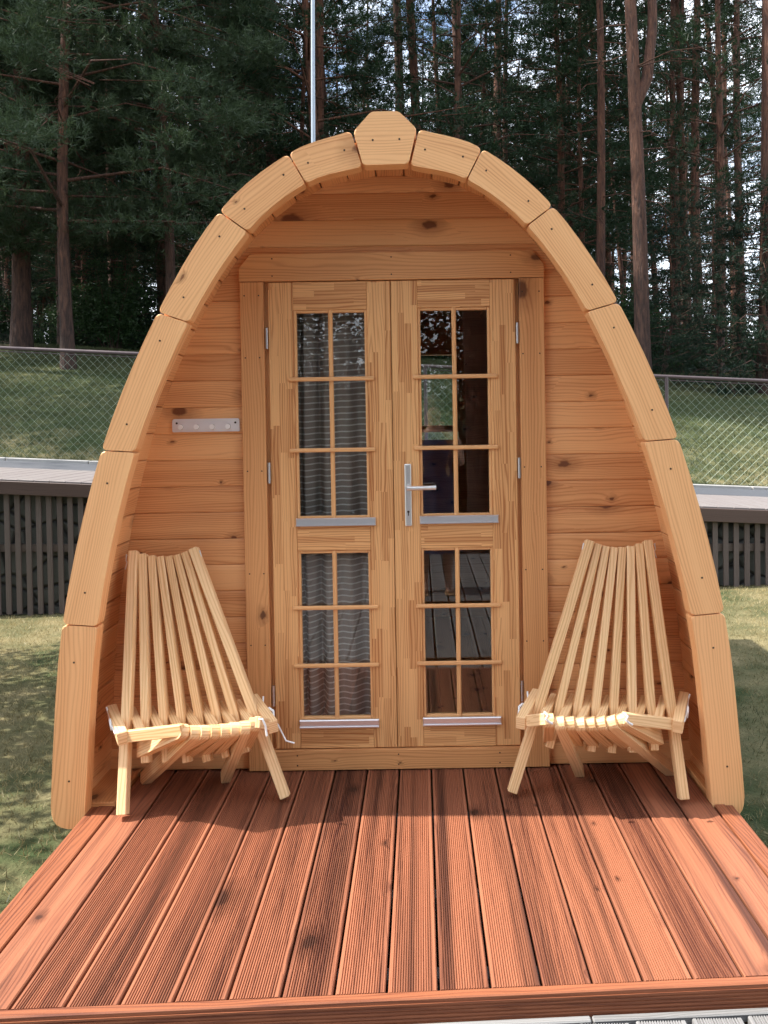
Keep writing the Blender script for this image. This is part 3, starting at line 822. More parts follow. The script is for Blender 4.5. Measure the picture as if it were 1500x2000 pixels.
# interior: floor and back wall with a window
mb = MB()
fx = [shell_x(.03, -1), shell_x(.03, 1)]
x = fx[0]
while x < fx[1]:
    mb.box((x, YW + .045, -.03), (min(x + .108, fx[1]), YB - .04, .0), 1, .001); x += .11
mb.build('floor', M['wall'], pod)
wx0, wx1, wz0, wz1 = at(782, 700, 5.9).x, at(893, 700, 5.9).x, at(820, 836, 5.9).z, at(820, 690, 5.9).z
mb = MB(); z = 0.0
while z < ztop_ - .03:
    a, b = z, min(z + .103, ztop_ - .01)
    xl0, xl1 = shell_x(max(a, .0), -1), shell_x(b, -1); xr0, xr1 = shell_x(max(a, 0), 1), shell_x(b, 1)
    if xl1 is None or xr1 is None: break
    full = [(xl0 - .01, xl1 - .01, xr0 + .01, xr1 + .01)]
    segs = [(a, b)]
    if b > wz0 and a < wz1:
        mb.prism([Vector((xl0 - .01, a)), Vector((wx0, a)), Vector((wx0, b)), Vector((xl1 - .01, b))], YB - .045, YB - .003, 0)
        mb.prism([Vector((wx1, a)), Vector((xr0 + .01, a)), Vector((xr1 + .01, b)), Vector((wx1, b))], YB - .045, YB - .003, 0)
    else:
        mb.prism([Vector((xl0 - .01, a)), Vector((xr0 + .01, a)), Vector((xr1 + .01, b)), Vector((xl1 - .01, b))], YB - .045, YB - .003, 0)
    z += .103
mb.build('back_wall', M['wall'], pod)
mb = MB()
for q in ((wx0 - .03, wx0 + .012, wz0 - .03, wz1 + .03), (wx1 - .012, wx1 + .03, wz0 - .03, wz1 + .03), (wx0 + .012, wx1 - .012, wz0 - .03, wz0 + .015), (wx0 + .012, wx1 - .012, wz1 - .015, wz1 + .03)):
    mb.box((q[0], YB - .055, q[2]), (q[1], YB + .01, q[3]), 0, .002)
bw = mb.build('back_window', M['casing'], pod)
mb = MB(); mb.box((wx0 + .01, YB - .03, wz0 + .01), (wx1 - .01, YB - .026, wz1 - .01)); mb.build('pane', M['glass'], bw)

# curtain behind the left leaf
def curtain():
    n = 150; x0, x1 = dx0 + .03, dxm - .04; z0_, z1_ = .05, dz1 - .02
    vs = []; fs_ = []; uv = []
    rows = 30
    for j in range(rows + 1):
        fz = j / rows; z = z0_ + (z1_ - z0_) * fz; sarc = 0; prev = None
        for i in range(n + 1):
            f = i / n; x = x0 + (x1 - x0) * f
            amp = .013 * (1 - .15 * fz); fold = math.sin(f * 29 + .5 * math.sin(fz * 3) + 1.0) + .55 * math.sin(f * 11 + 2.0 + fz)
            # deep fold at the left third
            dark = -1.6 * math.exp(-((f - .36) / .035) ** 2) - 1.2 * math.exp(-((f - .19) / .02) ** 2)
            yy = YD + .105 - amp * fold - amp * 1.9 * dark
            p = Vector((x + .004 * math.sin(fz * 5 + f * 9), yy, z + .0))
            if prev is not None: sarc += (p - prev).length
            prev = p; vs.append(tuple(p)); uv.append((sarc, z + .0012 * math.sin(f * 29 + 1.0) + .006 * math.sin(f * 4 + 1)))
    nx_ = n + 1
    for j in range(rows):
        for i in range(n): fs_.append((j * nx_ + i, j * nx_ + i + 1, (j + 1) * nx_ + i + 1, (j + 1) * nx_ + i))
    me = bpy.data.meshes.new('curtain'); me.from_pydata(vs, [], fs_)
    ul = me.uv_layers.new(name='UVMap')
    for p in me.polygons:
        p.use_smooth = True
        for li in p.loop_indices: ul.data[li].uv = uv[me.loops[li].vertex_index]
    me.materials.append(M['curtain'])
    return tag(link('curtain', me, None), 'grey brown curtain with thin pale stripes hanging inside the left door', 'curtain')
curtain()

# coat rack on the left of the wall
p0 = at(336, 818, YW - .01); p1 = at(468, 843, YW - .01)
rk = empty('coat_rack', ((p0.x + p1.x) / 2, YW, (p0.z + p1.z) / 2), 0, 'pale frosted coat rack strip with four round pegs on the wall left of the door', 'coat rack')
wd = (p1.x - p0.x) / 2; hh = .0255
mb = MB(); pts = [Vector((-wd, -hh)), Vector((wd, -hh)), Vector((wd, hh)), Vector((-wd, hh))]
mb.prism(rounded(pts, {0: .004, 1: .004, 2: .01, 3: .01}, .01), -.010, -.001, .0015, 1); mb.build('back_plate', M['rack'], rk)
for k in range(4):
    x = -wd + .040 + k * (2 * wd - .07) / 3.15
    mb = MB(); mb.tube([(x, -.010, -.006), (x, -.030, -.006), (x, -.032, -.006), (x, -.040, -.006)], [.005, .005, .011, .010], 14); mb.build('peg', M['knob'], rk)
for x in (-wd + .018, wd - .016):
    mb = MB(); mb.tube([(x, -.0118, .009), (x, -.009, .009)], .0042, 10, smooth=False); mb.build('screw', M['screw'], rk)

# ------------------------------------------------------------------ stick chairs
def stick_chair(FLp, FRp, TLp, TRp, Ztop, FB, hB, rear, Cdir, label):
    """all points from the photo at their own depth: front feet on the deck, top corners, front bundle ends, rear feet"""
    FL, FR = on(*FLp, 0), on(*FRp, 0)
    TL, TR = at(*TLp, Ztop), at(*TRp, Ztop)
    B0, B1 = on(*FB[0], hB), on(*FB[1], hB)
    R0, R1 = [Vector(p) for p in rear]
    ctr = (FL + FR) / 2
    root = empty('stick_chair', (ctr.x, ctr.y, 0), 0, label, 'chair', 'folding pine stick chairs on the deck')
    I = Matrix.Translation((-ctr.x, -ctr.y, 0))
    T_ = lambda p: I @ Vector(p)
    wv = (TR - TL).normalized(); sw, st = .0295, .042
    # leg line: T -> F ; hinge heights
    def lineh(T0, F0, h): t = (T0.z - h) / T0.z; return T0 + (F0 - T0) * t
    hh_ = .215; HL, HR = lineh(TL, FL, hh_), lineh(TR, FR, hh_)
    n = 8
    tops = []; hinges = []
    for i in range(n):
        f = i / (n - 1); dip = 1 - (2 * f - 1) ** 2
        tops.append(TL.lerp(TR, f) + Vector((0, .020 * dip, -.030 * dip)))
        hinges.append(HL.lerp(HR, f) + Vector((0, .015 * dip, -.035 * dip)))
    backm = MB()
    for i in range(1, n - 1):
        d = (hinges[i] - tops[i]).normalized()
        backm.beam(T_(tops[i]), T_(hinges[i] + d * (.035 + random.uniform(-.004, .004))), wv, sw, st, .0025)
    backm.build('backrest', M['chair'], root)
    for i, F0 in ((0, FL), (n - 1, FR)):
        mb = MB(); d = (F0 - tops[i]).normalized(); mb.beam(T_(tops[i]), T_(F0 + Vector((0, 0, .017))), wv, sw + .004, st, .0025); o = mb.build('front_leg', M['chair'], root)
    # cross pieces between and outside the back slats (seat level)
    hc = .30
    def backpt(i_f, h):
        i0 = int(math.floor(i_f)); i0 = max(0, min(n - 2, i0)); f = i_f - i0
        a = tops[i0] + (hinges[i0] - tops[i0]) * ((tops[i0].z - h) / (tops[i0].z - hinges[i0].z))
        b = tops[i0 + 1] + (hinges[i0 + 1] - tops[i0 + 1]) * ((tops[i0 + 1].z - h) / (tops[i0 + 1].z - hinges[i0 + 1].z))
        return a + (b - a) * f
    cd = Vector(Cdir).normalized()
    cm = MB()
    for k in range(9):
        i_f = k - .5
        p = backpt(max(-.62, min(7.62, i_f * 1.0)), hc)
        dip = 1 - (2 * (k / 8) - 1) ** 2
        p = p + Vector((0, .0, -.012 * dip))
        outer = k in (0, 8)
        L0, L1 = (.115, .115) if outer else (.10, .095)
        cw = .036 if outer else .030
        if outer:
            mb = MB(); mb.beam(T_(p - cd * L0), T_(p + cd * L1), wv, cw, .048, .0025); mb.build('side_block', M['chair'], root)
        else:
            cm.beam(T_(p - cd * L0), T_(p + cd * L1), wv, cw, .036, .0025)
        if k == 0: cL = p
        if k == 8: cR = p
    cm.build('seat_cross_slats', M['chair'], root)
    # front bundle of seat slats with rounded noses, fanning down and back through the hinge
    seat = MB(); nb = 8
    bw = (B1 - B0) ; bwn = bw.normalized(); sl_w = bw.length / nb
    ends = []
    for i in range(nb):
        f = (i + .5) / nb; dip = 1 - (2 * f - 1) ** 2
        nose = B0.lerp(B1, f) + Vector((0, .008 * dip, -.020 * dip))
        hx = HL.lerp(HR, .06 + .88 * f) + Vector((0, .02 * dip, -.028 * dip))
        rear_leg = i in (1, nb - 2)
        end = hx + (hx - nose).normalized() * .012
        if rear_leg: end = R0 if i == 1 else R1
        d = (end - nose)
        L = d.length; d.normalize(); wn = (bwn - d * bwn.dot(d)).normalized(); nn = d.cross(wn)
        Mx = Matrix((d, wn, nn)).transposed().to_4x4(); Mx.translation = T_(nose)
        # side outline with a half-round nose
        hthk = .025; pts = []
        for k in range(9):
            a = math.pi / 2 + math.pi * k / 8; pts.append(Vector((hthk + hthk * math.cos(a), hthk * math.sin(a))))
        pts += [Vector((L, -hthk)), Vector((L, hthk))]
        bm = bmesh.new(); w2 = sl_w / 2 - .0008
        # outline lies in (d, nn); extrude along wn
        A_ = [bm.verts.new((p.x, -w2, p.y)) for p in pts]; B2 = [bm.verts.new((p.x, w2, p.y)) for p in pts]
        bm.faces.new(A_[::-1]); bm.faces.new(B2)
        for k in range(len(pts)):
            k2 = (k + 1) % len(pts); bm.faces.new((A_[k], A_[k2], B2[k2], B2[k]))
        bmesh.ops.recalc_face_normals(bm, faces=bm.faces[:]); bm.verts.index_update()
        if rear_leg:
            mb = MB(); mb.add_bm(bm, 0, Mx); mb.build('rear_leg', M['chair'], root)
        else: seat.add_bm(bm, 0, Mx)
    # short outer rails from the bundle back to the side blocks
    for (B_, cpt, s_) in ((B0, cL, -1), (B1, cR, 1)):
        a = B_ + bwn * (.010 * -s_) + Vector((0, 0, -.004)); b = cpt - cd * .075 - Vector((0, 0, .012))
        mb = MB(); mb.beam(T_(a), T_(b), (0, 0, 1), .040, .022, .003); mb.build('side_rail', M['chair'], root)
    seat.build('seat_slats', M['chair'], root)
    # white cord: knots at the side blocks, at the bundle and at the top
    def cord(pts, r=.0028, name='cord'):
        mb = MB(); mb.tube([T_(p) for p in pts], r, 6); mb.build(name, M['rope'], root)
    for (cpt, s_) in ((cL, -1), (cR, 1)):
        q = cpt + wv * s_ * .020
        cord([q - cd * .085 + Vector((0, 0, .004)), q - cd * .05 + wv * s_ * .004 + Vector((0, 0, .010)), q + wv * s_ * .003 + Vector((0, 0, .008)), q + cd * .06 + Vector((0, 0, .012)), q + cd * .075 + wv * s_ * .006 + Vector((0, 0, .03))], .0036)
        cord([q - cd * .02 + Vector((0, -.004, .0)), q - cd * .045 + wv * s_ * .007, q - cd * .03 + wv * s_ * .009 + Vector((0, 0, .02)), q + wv * s_ * .004 + Vector((0, -.006, .02))], .0042)
    for (tp, s_) in ((tops[0], -1), (tops[-1], 1)):
        q = tp + wv * s_ * .020 + Vector((0, 0, -.02))
        cord([q, q + wv * s_ * .006 + Vector((0, -.01, .012)), q + wv * s_ * .010 + Vector((0, -.004, -.012)), q + wv * s_ * .004 + Vector((0, -.012, -.02)), q + wv * s_ * .012 + Vector((0, -.01, -.045))], .0026)
    return root, (B0, B1, cL, cR, wv, cd, T_, cord)

rootL, info = stick_chair((240, 1601), (558, 1566), (262, 1077), (378, 1071), 3.225,
    ((352, 1424), (508, 1408)), .345, ((-1.08, YW - .08, .004), (-.77, YW - .08, .004)), (-.55, 1, .16),
    'folding pine stick chair on the left of the door, under the coat rack')
B0, B1, cL, cR, wv, cd, T_, cord = info
cord([B1 + Vector((.0, -.02, .012)), B1 + Vector((.012, -.025, .016)), B1 + Vector((.022, -.02, -.01)), B1 + Vector((.026, -.02, -.045))], .0036)
cord([cR + wv * .024 + cd * .03, cR + wv * .036 - cd * .06 + Vector((0, 0, -.02)), cR + wv * .055 - cd * .09 + Vector((0, -.01, -.06)), cR + wv * .085 - cd * .09 + Vector((0, -.01, -.07))], .0032)
rootR, info = stick_chair((1000, 1556), (1335, 1570), (1152, 1056), (1264, 1056), 3.225,
    ((1062, 1402), (1222, 1400)), .345, ((.595, YW - .08, .004), (.95, YW - .08, .004)), (.42, 1, .16),
    'folding pine stick chair on the right of the door, knotted cord at its seat')
B0, B1, cL, cR, wv, cd, T_, cord = info
for q in (B1 + Vector((-.004, -.024, .0)), B0 + Vector((.006, -.02, .006))):
    cord([q + Vector((-.008, 0, .022)), q + Vector((.004, -.006, .012)), q + Vector((-.003, -.008, 0)), q + Vector((.010, -.006, -.012)), q + Vector((.020, -.002, -.018))], .0042)

# ------------------------------------------------------------------ the photographer, mirrored in the door glass
M['skin'] = plain('skin', (.55, .32, .22), .5, noise=.06, scale=40, extra={'Subsurface Weight': .1})
M['dress'] = plain('navy_cloth', (.03, .05, .115), .85, noise=.25, scale=90, bump=.2)
M['hair'] = plain('brown_hair', (.06, .035, .02), .6, noise=.4, scale=120, bump=.5)
M['phone'] = plain('black_phone', (.02, .02, .022), .2)
M['sandal'] = plain('tan_leather', (.28, .16, .08), .6, noise=.2, scale=60)
PX, PY, PZ = .12, -.40, -.055
def skinned(name, verts, edges, mat, parent, sub=2, root=0):
    me = bpy.data.meshes.new(name); me.from_pydata([v[:3] for v in verts], edges, [])
    o = bpy.data.objects.new(name, me); C.objects.link(o); me.materials.append(mat); o.parent = parent
    sm = o.modifiers.new('skin', 'SKIN'); sm.use_smooth_shade = True
    if not me.skin_vertices: 
        with bpy.context.temp_override(object=o, active_object=o): pass
    for i, v in enumerate(verts):
        r = v[3]; me.skin_vertices[0].data[i].radius = (r, r) if not hasattr(r, '__len__') else r
        me.skin_vertices[0].data[i].use_root = (i == root)
    sb = o.modifiers.new('sub', 'SUBSURF'); sb.levels = sb.render_levels = sub
    return o
def build_person():
    p = empty('person', (PX, PY, PZ), 0, 'person in a long blue dress holding up a phone, mirrored in the door glass', 'person')
    V_ = [(0, 0, .90, (.15, .11)), (0, .01, 1.05, (.125, .09)), (0, .0, 1.22, (.145, .10)), (0, -.005, 1.345, (.075, .065)), (0, .005, 1.40, (.052, .052)),
          (0, .02, 1.455, (.062, .068)), (0, .015, 1.53, (.074, .088)), (0, .01, 1.60, (.05, .06))]
    E_ = [(0, 1), (1, 2), (2, 3), (3, 4), (4, 5), (5, 6), (6, 7)]
    def chain(start, pts):
        last = start
        for q in pts: V_.append(q); E_.append((last, len(V_) - 1)); last = len(V_) - 1
        return last
    for s_ in (-1, 1):
        chain(0, [(s_ * .09, 0, .82, .085), (s_ * .095, .01, .62, .068), (s_ * .095, .012, .47, .052), (s_ * .10, 0, .30, .050), (s_ * .10, -.01, .10, .032), (s_ * .10, .0, .06, .036), (s_ * .105, .07, .035, .032), (s_ * .11, .14, .025, .024)])
        chain(2, [(s_ * .15, 0, 1.30, .055), (s_ * .20, .03, 1.20, .043), (s_ * .215, .09, 1.06, .036), (s_ * .15, .20, 1.18, .030), (s_ * .09, .285, 1.31, .022), (s_ * .088 - .03, .315, 1.355, (.030, .018))])
    skinned('body', V_, E_, M['skin'], p)
    # fingers close round the phone
    for s_ in (-1, 1):
        bx = s_ * .088 - .03
        for k in range(4):
            z = 1.345 + k * .019; L = (.9, 1.0, .95, .75)[k]
            skinned('finger', [(bx + s_ * .005, .31, z, .009), (bx + s_ * .012, .335, z + .004, .0085), (bx - s_ * .004, .352, z + .006, .008), (bx - s_ * .022 * L, .350, z + .006, .007)], [(0, 1), (1, 2), (2, 3)], M['skin'], p, 1)
        skinned('thumb', [(bx, .30, 1.345, .011), (bx - s_ * .008, .312, 1.375, .010), (bx - s_ * .022, .318, 1.395, .0085)], [(0, 1), (1, 2)], M['skin'], p, 1)
    # dress: loft of rings
    mb = MB(); rings = [(1.335, .085, .07, 0), (1.30, .155, .095, 0), (1.22, .170, .118, 0), (1.12, .150, .112, .0), (1.02, .140, .105, .0), (.90, .160, .125, 0), (.70, .175, .14, 0), (.50, .19, .155, 0), (.34, .205, .17, 0)]
    n = 40; base = len(mb.v)
    for (z, a, b, _) in rings:
        fold = max(0, (.95 - z)) * .045
        for k in range(n):
            t = 2 * math.pi * k / n; f_ = 1 + fold * math.sin(t * 9 + z) / .25
            mb.v.append((a * f_ * math.cos(t), b * f_ * math.sin(t), z))
    for i in range(len(rings) - 1):
        for k in range(n):
            k2 = (k + 1) % n; mb.f.append([i * n + k2, i * n + k, (i + 1) * n + k, (i + 1) * n + k2]); mb.uv.extend([(0, 0)] * 4); mb.var.append(.5); mb.smooth.append(True); mb.mi.append(0)
    mb.build('dress', M['dress'], p)
    bm = bmesh.new(); bmesh.ops.create_uvsphere(bm, u_segments=24, v_segments=16, radius=1)
    for v in bm.verts:
        c = v.co
        v.co = Vector((c.x * .088, c.y * .100 - .012, c.z * .098 + 1.545))
        if c.y < .1 and c.z < 0: v.co.z -= .10 * min(1, -c.z * 1.5)
        if c.y > .35 and c.z < .55: v.co.y -= .055
    for f in bm.faces: f.smooth = True
    mb = MB(); bm.verts.index_update(); mb.add_bm(bm, 0, smooth=True); mb.build('hair', M['hair'], p)
    for s_ in (-1, 1):
        mb = MB(); mb.box((s_ * .107 - .04, -.06, .0), (s_ * .107 + .04, .19, .014), 1, .006); mb.tube([(s_ * .107 - .035, .09, .012), (s_ * .107, .09, .068), (s_ * .107 + .035, .09, .012)], .007, 6); mb.build('sandal', M['sandal'], p)
    return p
build_person()
ph = empty('phone', (-.005, -.045, H + .02), 0, 'dark phone held up by the photographer', 'phone')
mb = MB(); mb.box((-.037, -.004, -.075), (.037, .004, .075), 2, .003); mb.build('phone_body', M['phone'], ph)
mb = MB(); mb.tube([(-.018, .004, .055), (-.018, .006, .055)], .006, 12, smooth=False); mb.build('lens', M['steel'], ph)

# ------------------------------------------------------------------ vegetation
def tri_mesh(name, V, F, mat, vr, parent=None):
    me = bpy.data.meshes.new(name)
    me.vertices.add(len(V)); me.vertices.foreach_set('co', V.astype(np.float32).ravel())
    k = F.shape[1]; me.loops.add(F.size); me.loops.foreach_set('vertex_index', F.astype(np.int32).ravel())
    me.polygons.add(len(F)); me.polygons.foreach_set('loop_start', np.arange(0, F.size, k, dtype=np.int32)); me.polygons.foreach_set('loop_total', np.full(len(F), k, dtype=np.int32))
    a = me.attributes.new('var', 'FLOAT', 'FACE'); a.data.foreach_set('value', vr.astype(np.float32))
    me.update(calc_edges=True); me.materials.append(mat)
    return link(name, me, None, parent)
def norm(a): return a / np.maximum(1e-9, np.linalg.norm(a, axis=1, keepdims=True))
def needles(cent, dirs, n, ln, wd, spread=.8):
    """n thin triangles at every centre, fanning round dirs"""
    N = len(cent); c = np.repeat(cent, n, 0); d = np.repeat(dirs, n, 0)
    r = RNG.normal(size=(N * n, 3)); d = norm(d + r * spread)
    s = norm(np.cross(d, RNG.normal(size=(N * n, 3))))
    L = ln * RNG.uniform(.6, 1.3, (N * n, 1)); W_ = wd * RNG.uniform(.7, 1.3, (N * n, 1))
    base = c + RNG.normal(size=(N * n, 3)) * ln * .12
    V = np.stack([base - s * W_ * .5, base + s * W_ * .5, base + d * L], 1).reshape(-1, 3)
    F = np.arange(N * n * 3).reshape(-1, 3)
    vr = np.repeat(RNG.uniform(0, .72, N), n) + RNG.uniform(0, .1, N * n)
    return V, F, vr
def leaves(cent, n, ln, wd, spr):
    N = len(cent); c = np.repeat(cent, n, 0) + RNG.normal(size=(N * n, 3)) * spr
    d = norm(RNG.normal(size=(N * n, 3)) * np.array([1, 1, .55])); s = norm(np.cross(d, RNG.normal(size=(N * n, 3))))
    L = ln * RNG.uniform(.6, 1.3, (N * n, 1)); W_ = wd * RNG.uniform(.7, 1.2, (N * n, 1))
    V = np.stack([c - d * L * .5, c + s * W_ * .5, c + d * L * .5, c - s * W_ * .5], 1).reshape(-1, 3)
    F = np.arange(N * n * 4).reshape(-1, 4)
    return V, F, np.repeat(RNG.uniform(0, .7, N), n) + RNG.uniform(0, .12, N * n)

def pine_proto(seed, hgt=23, r0=.2, crown0=.5, nbr=38, low=None, mat='needle', tuft=60, blen=2.6, droop=0., dead=14, lean=.4, fork=False, nn=7, nl=.15, nw=.022):
    global RNG
    RNG = np.random.default_rng(seed); rnd = random.Random(seed)
    tr = MB(); pts = []; rad = []; ax = rnd.uniform(-1, 1) * lean; ay = rnd.uniform(-1, 1) * lean
    n = 16
    def axis(z):
        t = z / hgt; return Vector((ax * t + .18 * math.sin(t * 5 + seed), ay * t + .14 * math.sin(t * 4 + seed * 2), z))
    for i in range(n + 1):
        t = i / n; z = hgt * t ** 1.15; pts.append(axis(z)); rad.append(.86 * r0 * (1 - .80 * t) * (1 + .35 * math.exp(-z / .35)))
    pts[0] = pts[0] - Vector((0, 0, .3)); tr.tube(pts, rad, 10, var=.5)
    if fork:
        z0_ = fork; p = axis(z0_); q = [p, p + Vector((.25, 0, .55)), p + Vector((.38, .05, 1.6)), p + Vector((.45, .1, hgt * .75 - z0_))]
        tr.tube(q, [r0 * .62, r0 * .58, r0 * .5, r0 * .15], 8, var=.5)
    cents = []; dirs = []
    for k in range(nbr):
        f = (k + rnd.random()) / nbr
        z = hgt * (crown0 + (1 - crown0) * f ** .9) if low is None else low + (hgt - low) * f
        L = blen * (1 - .72 * f) * rnd.uniform(.65, 1.2) + .25
        a = k * 2.4 + rnd.uniform(-.5, .5); el = rnd.uniform(-.05, .35) - droop
        base = axis(z); dv = Vector((math.cos(a) * math.cos(el), math.sin(a) * math.cos(el), math.sin(el)))
        tip = base + dv * L + Vector((0, 0, -droop * L * .3)); mid = base + dv * L * .5 + Vector((0, 0, .08 * L))
        rb = .009 + .008 * L
        tr.tube([base, mid, tip], [rb, rb * .55, rb * .15], 4, cap=False, var=.3)
        side = Vector((-math.sin(a), math.cos(a), 0))
        nt_ = int(tuft * (.5 + .5 * L / blen))
        # several rounded pads along the outer part of the limb
        np_ = rnd.randint(3, 5); per = max(3, nt_ // np_)
        for q_ in range(np_):
            t = rnd.uniform(.35, 1.05); off = rnd.uniform(-1, 1) * .32 * L * (1.1 - abs(t - .7))
            c = base.lerp(tip, t) + side * off + Vector((0, 0, rnd.uniform(-.1, .15)))
            sc = np.array([.34, .34, .12]) * (.45 + .28 * L)
            g = RNG.normal(size=(per, 3)) * .6; g = g * sc
            cents.append(np.array(c) + g); dd = norm(g + np.array([dv.x * .25, dv.y * .25, .30])); dirs.append(dd)
            tr.tube([base.lerp(tip, min(1, t * .8)), c], [.012, .005], 3, cap=False, var=.3)
    for k in range(dead):
        z = rnd.uniform(1.8, hgt * (crown0 if low is None else .5)); a = rnd.uniform(0, 6.28); L = rnd.uniform(.4, 1.9)
        b = axis(z); e = rnd.uniform(-.5, .35)
        p1 = b + Vector((math.cos(a) * L * .55, math.sin(a) * L * .55, e * L * .4)); p2 = b + Vector((math.cos(a + .2) * L, math.sin(a + .2) * L, e * L - .1))
        tr.tube([b, p1, p2], [.016, .010, .003], 4, cap=False, var=.3)
        p3 = p1 + Vector((math.cos(a + 1) * L * .4, math.sin(a + 1) * L * .4, .1)); tr.tube([p1, p3], [.007, .002], 3, cap=False, var=.3)
    cents = np.concatenate(cents); dirs = np.concatenate(dirs)
    V, F, vr = needles(cents, dirs, nn, nl, nw)
    to = tr.build('trunk', M['bark']); co = tri_mesh('crown', V, F, M[mat], vr)
    me_t, me_c = to.data, co.data
    bpy.data.objects.remove(to); bpy.data.objects.remove(co)
    return me_t, me_c
TALL = [pine_proto(101 + i, hgt=h, r0=r, crown0=c, nbr=nb, tuft=54, dead=d, lean=l, blen=2.6) for i, (h, r, c, nb, d, l) in enumerate(
    [(22, .19, .50, 36, 18, .5), (25, .22, .55, 38, 16, .3), (19, .14, .42, 34, 20, .8), (24, .17, .60, 30, 22, .6), (17, .11, .45, 30, 16, .9)])]
FORK = pine_proto(140, hgt=23, r0=.195, crown0=.52, nbr=38, fork=5.6, dead=12, lean=.15)
SIDE = [pine_proto(151, hgt=17, r0=.17, low=3.0, nbr=70, tuft=140, blen=3.1, droop=.12, dead=3),
        pine_proto(152, hgt=15, r0=.15, low=4.2, nbr=54, tuft=110, blen=2.7, droop=.02, dead=10, mat='needle')]
SOFT = [pine_proto(161, hgt=15, r0=.15, low=2.8, nbr=84, tuft=230, blen=3.4, droop=.22, dead=2, mat='needle2', nn=9, nl=.16, nw=.016),
        pine_proto(162, hgt=13, r0=.13, low=2.4, nbr=78, tuft=220, blen=3.0, droop=.18, dead=2, mat='needle2', nn=9, nl=.16, nw=.016)]
SPR = [pine_proto(171, hgt=7.5, r0=.09, low=.3, nbr=80, tuft=80, blen=1.9, droop=.30, dead=0, mat='spruce', nn=8, nl=.10, nw=.018),
       pine_proto(172, hgt=5.0, r0=.07, low=.2, nbr=66, tuft=70, blen=1.6, droop=.25, dead=0, mat='spruce', nn=8, nl=.10, nw=.018)]
def shrub_proto(seed, w, h, n, ln=.075):
    global RNG
    RNG = np.random.default_rng(seed); rnd = random.Random(seed)
    st = MB(); cents = []
    for k in range(16):
        a = rnd.uniform(0, 6.28); r = rnd.uniform(.2, 1) * w; t = Vector((math.cos(a) * r, math.sin(a) * r, h * rnd.uniform(.5, 1.05)))
        b = Vector((t.x * .12, t.y * .12, -.1)); m_ = b.lerp(t, .5) + Vector((-t.x * .15, -t.y * .15, .05)); st.tube([b, m_, t], [.018, .012, .004], 4, cap=False)
        for q in range(7):
            f = rnd.uniform(.25, 1.05); c = b.lerp(t, f); cents.append(np.array(c) + RNG.normal(size=(n, 3)) * np.array([.2, .2, .13]) * w * .75)
    V, F, vr = leaves(np.concatenate(cents), 5, ln, ln * .55, .06)
    a = st.build('stems', M['bark']); b = tri_mesh('foliage', V, F, M['leaf'], vr); r_ = (a.data, b.data); bpy.data.objects.remove(a); bpy.data.objects.remove(b); return r_
SHR = [shrub_proto(181, 1.1, 1.5, 18), shrub_proto(182, 1.4, 2.2, 22), shrub_proto(183, .8, 1.0, 12)]

def plant(name, proto, x, y, s, rz, label, cat, group, z=None, names=('trunk', 'crown'), tilt=(0, 0)):
    o = empty(name, (x, y, gnd(x, y) if z is None else z), rz, label, cat, group); o.scale = (s, s, s)
    o.rotation_euler = (tilt[0], tilt[1], rz)
    for nm, me_ in zip(names, proto): link(nm, me_, None, o)
    return o
def px_x(u, Y): return at(u, 825, Y).x

G1 = 'trees at the edge of the pine wood'
# edge trees one can single out
plant('pine_tree', FORK, px_x(1238, 17.3), 17.3, 1.0, 0.0, 'thick forked pine with reddish bark rising right of the arch', 'tree', G1)
plant('pine_tree', TALL[1], px_x(1500, 17.0), 17.0, 1.15, 1.0, 'thick reddish pine cut by the right edge of the photo', 'tree', G1)
plant('pine_tree', TALL[1], px_x(52, 18.2), 18.2, 1.05, 2.2, 'thick dark pine trunk at the far left, behind the fence rail', 'tree', G1)
plant('pine_tree', TALL[3], px_x(133, 20.5), 20.5, .8, .7, 'slimmer dark trunk just right of the far left pine', 'tree', G1)
plant('pine_tree', TALL[0], px_x(650, 21), 21, 1.05, 3.0, 'straight brown pine trunk just right of the silvery pole', 'tree', G1)
plant('pine_tree', TALL[3], px_x(524, 22), 22, .95, 4.0, 'reddish pine trunk left of the silvery pole, above the arch', 'tree', G1)
plant('pine_tree', TALL[0], px_x(815, 24), 24, 1.1, 5.0, 'brown pine trunk above the right of the keystone', 'tree', G1)
plant('pine_tree', TALL[3], px_x(1352, 25), 25, 1.0, 1.7, 'sunlit orange pine trunk, first of a close pair on the right', 'tree', G1)
plant('pine_tree', TALL[0], px_x(1376, 24), 24, 1.0, 2.9, 'browner trunk, second of the close pair on the right', 'tree', G1)
plant('pine_tree', TALL[2], px_x(1436, 23), 23, 1.1, .4, 'dark slim pine with a fork against the bright sky at the right', 'tree', G1)
plant('pine_tree', TALL[2], px_x(1190, 21), 21, 1.1, 3.6, 'dark slim pine just left of the forked pine', 'tree', G1)
plant('pine_tree', SOFT[0], px_x(150, 16.2), 16.2, 1.0, .3, 'soft feathery pine with drooping pale green boughs at the upper left', 'tree', G1)
plant('pine_tree', SOFT[1], px_x(330, 18.0), 18.0, 1.05, 2.0, 'feathery green pine filling the space left of the arch', 'tree', G1)
plant('pine_tree', SOFT[1], px_x(60, 19.8), 19.8, 1.1, 5.0, 'soft green pine between the far left trunk and the next one', 'tree', G1)
plant('pine_tree', SOFT[0], px_x(-140, 18.5), 18.5, 1.1, 4.1, 'feathery pine whose boughs enter at the left edge', 'tree', G1)
plant('pine_tree', SIDE[0], px_x(470, 22.5), 22.5, 1.0, 1.3, 'dark low branched pine behind the left shoulder of the arch', 'tree', G1)
plant('pine_tree', SIDE[1], px_x(905, 21.5), 21.5, 1.05, 2.6, 'dark bushy pine above the right of the arch top', 'tree', G1)
plant('pine_tree', SIDE[0], px_x(1080, 24.5), 24.5, 1.0, 5.2, 'dark low branched pine behind the right shoulder of the arch', 'tree', G1)
